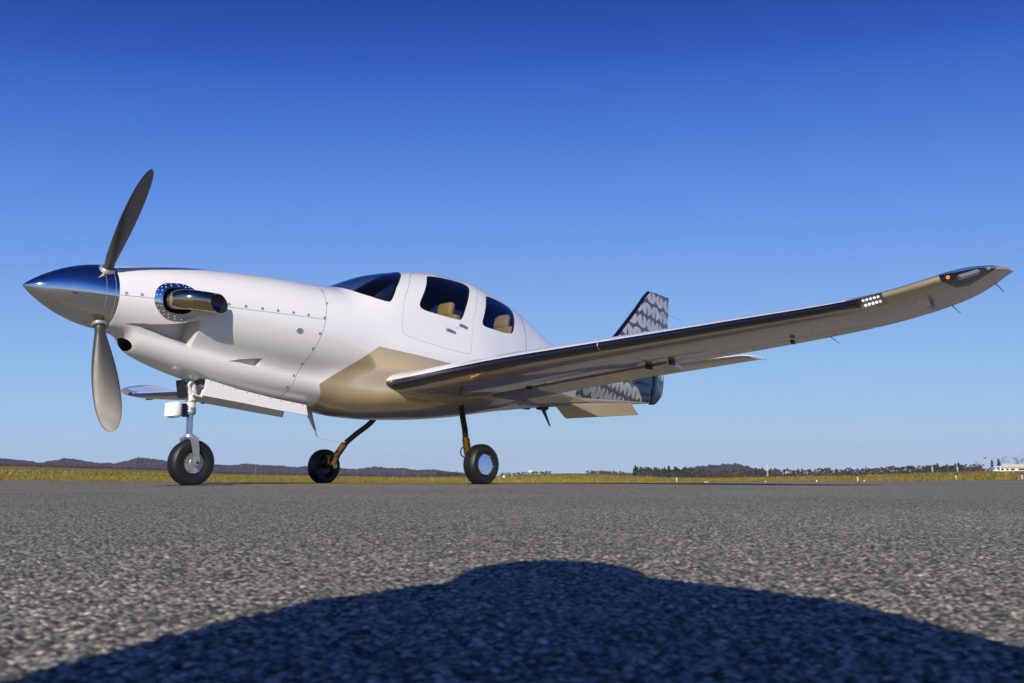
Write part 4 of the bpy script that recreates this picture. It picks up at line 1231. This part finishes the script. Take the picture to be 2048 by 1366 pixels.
def tree_geo(rg, base, h, kind, leaf, size=.05):
    """clumps of leaf-sized faces round a trunk; returns verts, faces, tone, trunk count"""
    vs, fs, tone = [], [], []
    tw = h*.018
    nseg = 5
    for k in range(2):
        for j in range(nseg):
            a = 2*PI*j/nseg; r = tw*(1-.6*k)
            vs.append((base.x+r*math.cos(a), base.y+r*math.sin(a), base.z-.3+h*.8*k)); tone.append(.3)
    for j in range(nseg): fs.append((j, (j+1) % nseg, nseg+(j+1) % nseg, nseg+j))
    ntr = len(fs)
    n = leaf
    cl = [(rg.gauss(0, .20)*h, rg.gauss(0, .20)*h, h*rg.uniform(.07, .90), h*rg.uniform(.08, .17)) for _ in range(9)] if kind != 'pine' else None
    for i in range(n):
        if kind == 'pine':
            t = rg.random()**.8; rr = h*.24*(1-t)*math.sqrt(rg.random())+.15; a = rg.uniform(0, 2*PI)
            c = Vector((rr*math.cos(a), rr*math.sin(a), h*(.06+.94*t))); tn = rg.random()
        else:
            cx, cy, cz, cr = cl[rg.randrange(len(cl))]
            d = Vector((rg.gauss(0, 1), rg.gauss(0, 1), rg.gauss(0, .8))); d = d/max(d.length, .01)*cr*rg.random()**.4
            c = Vector((cx, cy, cz))+d; tn = rg.random()
        s = h*(size if kind != 'bare' else .018)*rg.uniform(.6, 1.4)
        e1 = Vector((rg.gauss(0, 1), rg.gauss(0, 1), rg.gauss(0, 1))).normalized(); e2 = e1.cross(Vector((rg.gauss(0, 1), rg.gauss(0, 1), rg.gauss(0, 1)))).normalized()
        if kind == 'bare': e1 = (Vector((c.x, c.y, h*.35)).normalized()+e1*.5)*3.0; e2 = e2*.35
        k = len(vs); p = base+c
        vs += [tuple(p-e1*s), tuple(p+e2*s), tuple(p+e1*s*1.1), tuple(p-e2*s*.8)]; tone += [tn]*4; fs.append((k, k+1, k+2, k+3))
    return vs, fs, tone, ntr
def wood(name, spans, mat, kind, label, seed, dist, h, step, leaf):
    rg = random.Random(seed); V, F, T = [], [], []
    for p0, p1, f in spans:
        px = p0
        while px < p1:
            d = dist*rg.uniform(.92, 1.15); b = polar(az_of(px), d)
            v, fc, t, _ = tree_geo(rg, b, h*f*rg.uniform(.75, 1.12), kind, leaf, .10 if h > 9 else .17)
            k = len(V); V += v; F += [tuple(i+k for i in q_) for q_ in fc]; T += t
            px += step*rg.uniform(.6, 1.4)
    o = mesh_obj(name, V, F, mat, smooth=False, attrs={'tone': T}); tag(o, label, 'woods', kind='stuff')
wood('pine_woods', [(1262, 1378, 1.0), (1500, 1530, .6), (1835, 1905, .75), (880, 925, .5)], M['pine'], 'pine', 'dark green pine wood at the far side of the field', 4, 1000, 10.5, 2.4, 60)
wood('autumn_woods', [(1376, 1450, 1.0), (1440, 1545, .95), (1540, 1840, .85), (1180, 1262, .45), (1900, 1945, .8)], M['autumn'], 'leaf', 'long belt of reddish brown autumn trees behind the field', 5, 1040, 10.0, 2.6, 56)
wood('hedgerow', [(-40, 940, .35), (1000, 1100, .45), (1170, 1960, .42)], M['autumn'], 'leaf', 'low dark brown scrub along the back of the field', 6, 950, 8.0, 2.6, 26)

def one_tree(px, dist, h, kind, label, seed, grp=None):
    rg = random.Random(seed); b = polar(az_of(px), dist)
    root = empty('pine_tree' if kind == 'pine' else 'bare_tree' if kind == 'bare' else 'autumn_tree', b)
    v, f, t, ntr = tree_geo(rg, Vector((0, 0, 0)), h, kind, 150 if kind != 'bare' else 240)
    nt_ = 10
    o = mesh_obj('trunk', v[:nt_], f[:ntr], M['bark'], smooth=False); o.parent = root
    o = mesh_obj('crown', v[nt_:], [tuple(i-nt_ for i in q_) for q_ in f[ntr:]], M['pine'] if kind == 'pine' else M['twig'] if kind == 'bare' else M['autumn'], smooth=False, attrs={'tone': t[nt_:]}); o.parent = root
    tag(root, label, 'tree', grp)
one_tree(1936, 640, 8.0, 'bare', 'grey bare tree beside the light pole', 11)
one_tree(1963, 660, 7.5, 'pine', 'dark pine just past the tall light pole', 12)
one_tree(1976, 680, 8.5, 'pine', 'broad dark pine behind the small white tent', 13)
one_tree(1988, 690, 10.5, 'bare', 'tall bare tree rising behind the terminal canopy roof', 14)
one_tree(2012, 700, 11.0, 'bare', 'bare tree rising over the middle of the cream roof', 15)
one_tree(2022, 690, 11.5, 'bare', 'twiggy bare tree rising over the end of the cream roof', 16)
one_tree(2036, 640, 9.5, 'leaf', 'brown autumn tree against the end wall of the building', 17)
one_tree(2046, 630, 11.5, 'leaf', 'taller brown autumn tree a little past the building', 18)
one_tree(2064, 640, 10, 'leaf', 'brown autumn tree farthest past the building end', 19)

# airport building
def frame_at(px, dist):
    b = polar(az_of(px), dist); a = R(az_of(px)); rt = Vector((math.cos(a), -math.sin(a), 0)); fw = Vector((math.sin(a), math.cos(a), 0))
    return b, rt, fw
b0, rt, fw = frame_at(2003, 560)
def bld(mb, x0, x1, y0, y1, z0, z1):
    P = [b0+rt*x+fw*y+Vector((0, 0, z)) for x in (x0, x1) for y in (y0, y1) for z in (z0, z1)]
    mb.add([tuple(p-b0) for p in P], [(0, 1, 3, 2), (4, 6, 7, 5), (0, 4, 5, 1), (2, 3, 7, 6), (0, 2, 6, 4), (1, 5, 7, 3)]); return mb
root = empty('terminal_building', b0); tag(root, 'low white building with cream metal roof among bare trees', 'building')
def bpart(nm, mat, *boxes, par=None):
    mb = MB(); [bld(mb, *x) for x in boxes]; o = mesh_obj(nm, mb.v, mb.f, mat, smooth=False); o.parent = par or root; return o
wl = bpart('wall', M['white_paint'], (-6.5, 9, 0, 9, -.5, 2.0))
bpart('roof', M['roof_metal'], (-5.0, 9.3, -.5, 9.5, 2.0, 3.9))
bpart('canopy', M['white_paint'], (-9.5, -5.0, 0, 5, 2.3, 2.75))
for x0, x1 in ((-5.8, -4.6), (-3.2, -2.2), (-1.0, .8), (2.6, 6.0)): bpart('window', M['steel'], (x0, x1, -.06, .05, .5, 1.5), par=root)
bt, rt2, fw2 = frame_at(1970, 520)
vs = [tuple(rt2*x+fw2*y+Vector((0, 0, z))) for x, y, z in ((-1.7, -1.7, .2), (1.7, -1.7, .2), (1.7, 1.7, .2), (-1.7, 1.7, .2), (0, 0, 1.7))]
root = empty('tent', bt); tag(root, 'small white peaked tent beside the building', 'tent')
o = mesh_obj('canopy', vs, [(0, 1, 4), (1, 2, 4), (2, 3, 4), (3, 0, 4), (3, 2, 1, 0)], M['white_paint'], smooth=False); o.parent = root
for x in (-1.6, 1.6):
    for y in (-1.6, 1.6):
        c = rt2*x+fw2*y; o = MB().tube([c+Vector((0, 0, -.6)), c+Vector((0, 0, .25))], .05, 6).obj('post', M['alu']); o.parent = root
# masts and poles
def mast(px, dist, h, label, name, w=.16, lattice=False, head=False):
    b = polar(az_of(px), dist); root = empty(name, b); tag(root, label, 'mast' if not head else 'light pole')
    if lattice:
        for k in range(3):
            a = 2*PI*k/3; o = MB().tube([(w*2*math.cos(a), w*2*math.sin(a), -1), (w*.9*math.cos(a), w*.9*math.sin(a), h)], w*.45, 5).obj('leg', M['white_paint']); o.parent = root
        for i in range(10):
            z0, z1 = h*i/10, h*(i+1)/10; f0 = 2-1.1*i/10; f1 = 2-1.1*(i+1)/10
            mb = MB()
            for k in range(3):
                a, c = 2*PI*k/3, 2*PI*(k+1)/3
                mb.tube([(w*f0*math.cos(a), w*f0*math.sin(a), z0), (w*f1*math.cos(c), w*f1*math.sin(c), z1)], w*.25, 4)
            o = mb.obj('bracing', M['red'] if i % 3 == 0 else M['white_paint']); o['kind'] = 'stuff'; o.parent = root
    else:
        o = MB().tube([(0, 0, -1), (0, 0, h)], [w, w*.6], 6).obj('pole', M['alu']); o.parent = root
    if head:
        o = rounded_box((0, 0, h), (1.2, 1.2, .7), .1).obj('lamp_head', M['steel']); o.parent = root
mast(1523, 900, 13.5, 'red and white lattice mast standing at the wood edge', 'lattice_mast', .35, True)
mast(1950, 620, 8.6, 'light pole standing between pines and brown scrub', 'light_pole', .16, head=True)
mast(1433, 3150, 48, 'thin mast on the crest of the purple hill', 'radio_mast', .9)
mast(813, 1500, 13, 'thin pale mast before the low wooded ridge', 'radio_mast', .28)
mast(523, 1500, 22, 'taller thin pale mast before the low end of the hills', 'radio_mast', .25)
mast(108, 1400, 12, 'thin pale mast below the saddle of the hills', 'radio_mast', .2)
# feather flags by the apron
for px, lab in ((1844, 'pale feather flag beside the autumn belt'), (1893, 'pale feather flag standing in front of the dark pines')):
    b, r2, f2 = frame_at(px, 430); root = empty('feather_flag', b); tag(root, lab, 'flag')
    o = MB().tube([(0, 0, -.3), (0, 0, 2.9)], .04, 6).obj('pole', M['alu']); o.parent = root
    vs = [tuple(r2*x+f2*y+Vector((0, 0, z))) for x, z in ((.02, .4), (.45, .6), (.7, 1.6), (.6, 2.5), (-.1, 2.9)) for y in (-.02, .02)]
    o = mesh_obj('banner', vs, [(0, 2, 4, 6, 8), (9, 7, 5, 3, 1), (0, 1, 3, 2), (2, 3, 5, 4), (4, 5, 7, 6), (6, 7, 9, 8), (8, 9, 1, 0)], M['board'], smooth=False); o.parent = root
# pale tank on the skyline
b, r2, f2 = frame_at(1060, 1300)
root = empty('water_tank', b); tag(root, 'pale green domed tank on the skyline', 'tank')
o = MB().lathe([(0, 4.6), (4.2, 4.9), (6.0, 4.6), (7.3, 3.4), (8.0, 1.4), (8.2, 0)], (0, 0, 0), (0, 0, 1), 28).obj('shell', M['tank']); o.parent = root
o = MB().lathe([(-1, 2.2), (.2, 2.2)], (0, 0, 0), (0, 0, 1), 16).obj('base', M['alu']); o.parent = root

# taxiway edge lights along the far edge: cream post, blue lens
def edge_light(px, r, h, label):
    b = polar(az_of(px), r); root = empty('taxiway_light', b); tag(root, label, 'taxiway light', 'taxiway edge lights')
    for nm, prof, mt in (('base', [(-.05, .055), (.02, .055), (.03, .04)], 'alu'), ('post', [(.02, .038), (h*.55, .036), (h*.72, .045), (h*.74, .02)], 'cream'), ('lens', [(h*.72, .045), (h*.80, .058), (h*.94, .05), (h, .02), (h*1.01, 0)], 'blue_lens')):
        o = MB().lathe(prof, (0, 0, 0), (0, 0, 1), 14).obj(nm, M[mt]); o.parent = root
for px, r, h, lab in ((1345, 45.6, .40, 'taxiway edge light in front of the dark pine wood'), (1698, 45.8, .36, 'taxiway edge light in front of the long autumn belt'), (1890, 46, .35, 'taxiway edge light in front of a feather flag'), (2019, 46, .33, 'taxiway edge light in front of the low white building')):
    edge_light(px, r, h, lab)
def marker(px, r, h, label):
    b = polar(az_of(px), r)
    o = MB().lathe([(0, .06), (.015, .06), (.02, .035), (h, .022), (h+.004, 0)], tuple(b), (0, 0, 1), 12).obj('edge_marker', M['white_paint']); tag(o, label, 'marker', 'small white edge markers')
for px, h, lab in ((1401, .07, 'low white marker, first of a close pair on the pavement edge'), (1405.5, .06, 'low white marker, second of a close pair on the pavement edge'), (1518, .07, 'low white marker alone below the lattice mast'), (1618, .11, 'larger low white marker before the autumn belt'), (1711, .07, 'low white marker just beside a taxiway light')):
    marker(px, 45.3, h, lab)
for px, r, h, lab in ((1008, 140, .5, 'white cone shaped marker standing in the dry grass'), (1024, 150, .55, 'thin white post in the grass beside the white cone')):
    b = polar(az_of(px), r); o = MB().lathe([(0, .30 if px < 1010 else .07), (h*.8, .12 if px < 1010 else .06), (h, .05), (h, 0)], tuple(b), (0, 0, 1), 12).obj('field_marker', M['white_paint']); tag(o, lab, 'marker')

# ------------------------------------------------------------------ the photographer, kneeling behind the camera, casts the foreground shadow
FWD = Vector((math.sin(YAW), math.cos(YAW), 0)); RGT = Vector((math.cos(YAW), -math.sin(YAW), 0))
G0 = Vector((CAM.x, CAM.y, 0))
def L3(f, r, z): return G0+FWD*f+RGT*r+Vector((0, 0, z))
def skin_body(name, joints, edges, root, subdiv=2):
    me = bpy.data.meshes.new(name)
    me.from_pydata([tuple(j[0]) for j in joints], edges, [])
    o = bpy.data.objects.new(name, me); COL.objects.link(o)
    md = o.modifiers.new('skin', 'SKIN'); md.use_smooth_shade = True
    lay = me.skin_vertices[0].data
    for i, j in enumerate(joints):
        rr = j[1]; lay[i].radius = rr if isinstance(rr, tuple) else (rr, rr); lay[i].use_root = (i == root)
    sb = o.modifiers.new('sub', 'SUBSURF'); sb.levels = subdiv; sb.render_levels = subdiv
    bpy.context.view_layer.update()
    m2 = bpy.data.meshes.new_from_object(o.evaluated_get(bpy.context.evaluated_depsgraph_get()))
    kill(o); return m2
HO = -.03      # head offset to the left of the lens axis
J, Ed = [], []
def j(p, r): J.append((p, r)); return len(J)-1
pel = j(L3(-.66, -.03, .25), .145); sp1 = j(L3(-.53, -.03, .36), .135); sp2 = j(L3(-.40, -.03, .44), .15); chest = j(L3(-.30, -.03, .475), (.14, .12)); neck = j(L3(-.225, HO-.01, .505), .055); hd0 = j(L3(-.185, HO-.015, .52), .072); hd1 = j(L3(-.150, HO-.018, .545), .088); hd2 = j(L3(-.145, HO-.018, .58), .070)
Ed += [(pel, sp1), (sp1, sp2), (sp2, chest), (chest, neck), (neck, hd0), (hd0, hd1), (hd1, hd2)]
hands = []
for s_ in (-1, 1):
    sh = j(L3(-.285, -.03+s_*.185, .475), .072); el0 = j(L3(-.255, -.03+s_*.235, .36), .055); el = j(L3(-.235, -.03+s_*.262, .235), .047); fa = j(L3(-.16, s_*.19-.015, .165), .040); wr = j(L3(-.09, s_*.105, .105), .027); pm = j(L3(-.062, s_*.078, .092), (.030, .020))
    Ed += [(chest, sh), (sh, el0), (el0, el), (el, fa), (fa, wr), (wr, pm)]
    for k in range(4):      # fingers close round the camera body
        z = .118-.019*k; ln = (.92, 1.0, .96, .8)[k]
        a = j(L3(-.040, s_*.083, z), .0095); b_ = j(L3(-.040+.028*ln, s_*.080, z-.001), .0088); c = j(L3(-.040+.040*ln, s_*.060, z-.002), .008)
        Ed += [(pm, a), (a, b_), (b_, c)]
    a = j(L3(-.062, s_*.055, .122), .0105); b_ = j(L3(-.050, s_*.038, .138), .0095); Ed += [(pm, a), (a, b_)]
    hp = j(L3(-.64, -.03+s_*.10, .20), .105); th = j(L3(-.48, -.03+s_*.15, .15), .092); kn = j(L3(-.33, -.03+s_*.175, .075), .066); cf = j(L3(-.52, -.03+s_*.165, .066), .058); an = j(L3(-.76, -.03+s_*.13, .050), .040); ft = j(L3(-.87, -.03+s_*.12, .042), .036)
    Ed += [(pel, hp), (hp, th), (th, kn), (kn, cf), (cf, an), (an, ft)]
bmesh_ = skin_body('body', J, Ed, pel)
hc = L3(-.150, HO-.018, .545)
for pl in bmesh_.polygons:
    c = pl.center; f = (c-G0).dot(FWD); r_ = (c-G0).dot(RGT)
    if c.z > .495 and f > -.235: pl.material_index = 1
    elif f > -.105 and c.z < .2: pl.material_index = 1
    elif f < -.60 and c.z < .34 or (c.z < .20 and f < -.26 and abs(r_+.03) < .26 and f < -.27): pl.material_index = 2
person = empty('person', L3(-.55, -.03, 0)); tag(person, 'person kneeling behind the lens in dark jacket and jeans, holding a camera low', 'person')
mesh_obj('body', None, None, [M['jacket'], M['skin'], M['jeans']], person, mesh=bmesh_, sharp=None)
# hair, ears, nose, eyes
def ball(c, rad, mat, name, n=20, zmin=None):
    bm = bmesh.new(); bmesh.ops.create_uvsphere(bm, u_segments=n, v_segments=n//2+2, radius=1)
    vs = [(FWD*v.co.x*rad[0]+RGT*v.co.y*rad[1]+Vector((0, 0, v.co.z*rad[2])))+c for v in bm.verts]
    fs = [tuple(v.index for v in f.verts) for f in bm.faces]; bm.free()
    return mesh_obj(name, vs, fs, mat, person, sharp=None)
ball(hc+Vector((0, 0, .020))-FWD*.016, (.102, .098, .066), M['hair'], 'hair')
ball(L3(-.235, HO, .512), (.11, .155, .08), M['jacket'], 'hood')
ball(L3(-.27, HO, .485), (.14, .215, .105), M['jacket'], 'hood')
for s_ in (-1, 1):
    ball(hc+RGT*s_*.088+Vector((0, 0, -.012)), (.018, .010, .028), M['skin'], 'ear', 12)
    ball(hc+FWD*.078+RGT*s_*.03+Vector((0, 0, -.005)), (.010, .012, .009), M['white_paint'], 'eye', 12)
    ball(L3(-.90, -.03+s_*.12, .045), (.10, .048, .045), M['leather_dark'], 'shoe', 16)
ball(hc+FWD*.092+Vector((0, 0, -.022)), (.016, .012, .02), M['skin'], 'nose', 12)
ball(hc+FWD*.078+Vector((0, 0, -.055)), (.010, .024, .006), M['leather_dark'], 'mouth', 12)
# camera in hand; the lens front sits just behind the viewpoint
camr = empty('photo_camera', L3(-.05, 0, .06)); tag(camr, 'black camera held low over the pavement by the kneeling photographer', 'camera')
rot = Matrix((FWD, -RGT, Vector((0, 0, 1)))).transposed()
rounded_box(L3(-.055, 0, .102), (.045, .128, .088), .010, rot).obj('body', M['black'], camr)
MB().lathe([(-.038, .033), (-.030, .036), (-.012, .036), (-.010, .033), (-.012, .028), (-.016, .0)], L3(0, 0, .104), FWD, 28).obj('lens', M['black'], camr)

# ------------------------------------------------------------------ air between here and the hills
mb = MB(); mb.box((CAM.x, CAM.y, 45), (8600, 8600, 150))
hz = mb.obj('haze', M['haze'], smooth=False); tag(hz, kind='stuff')
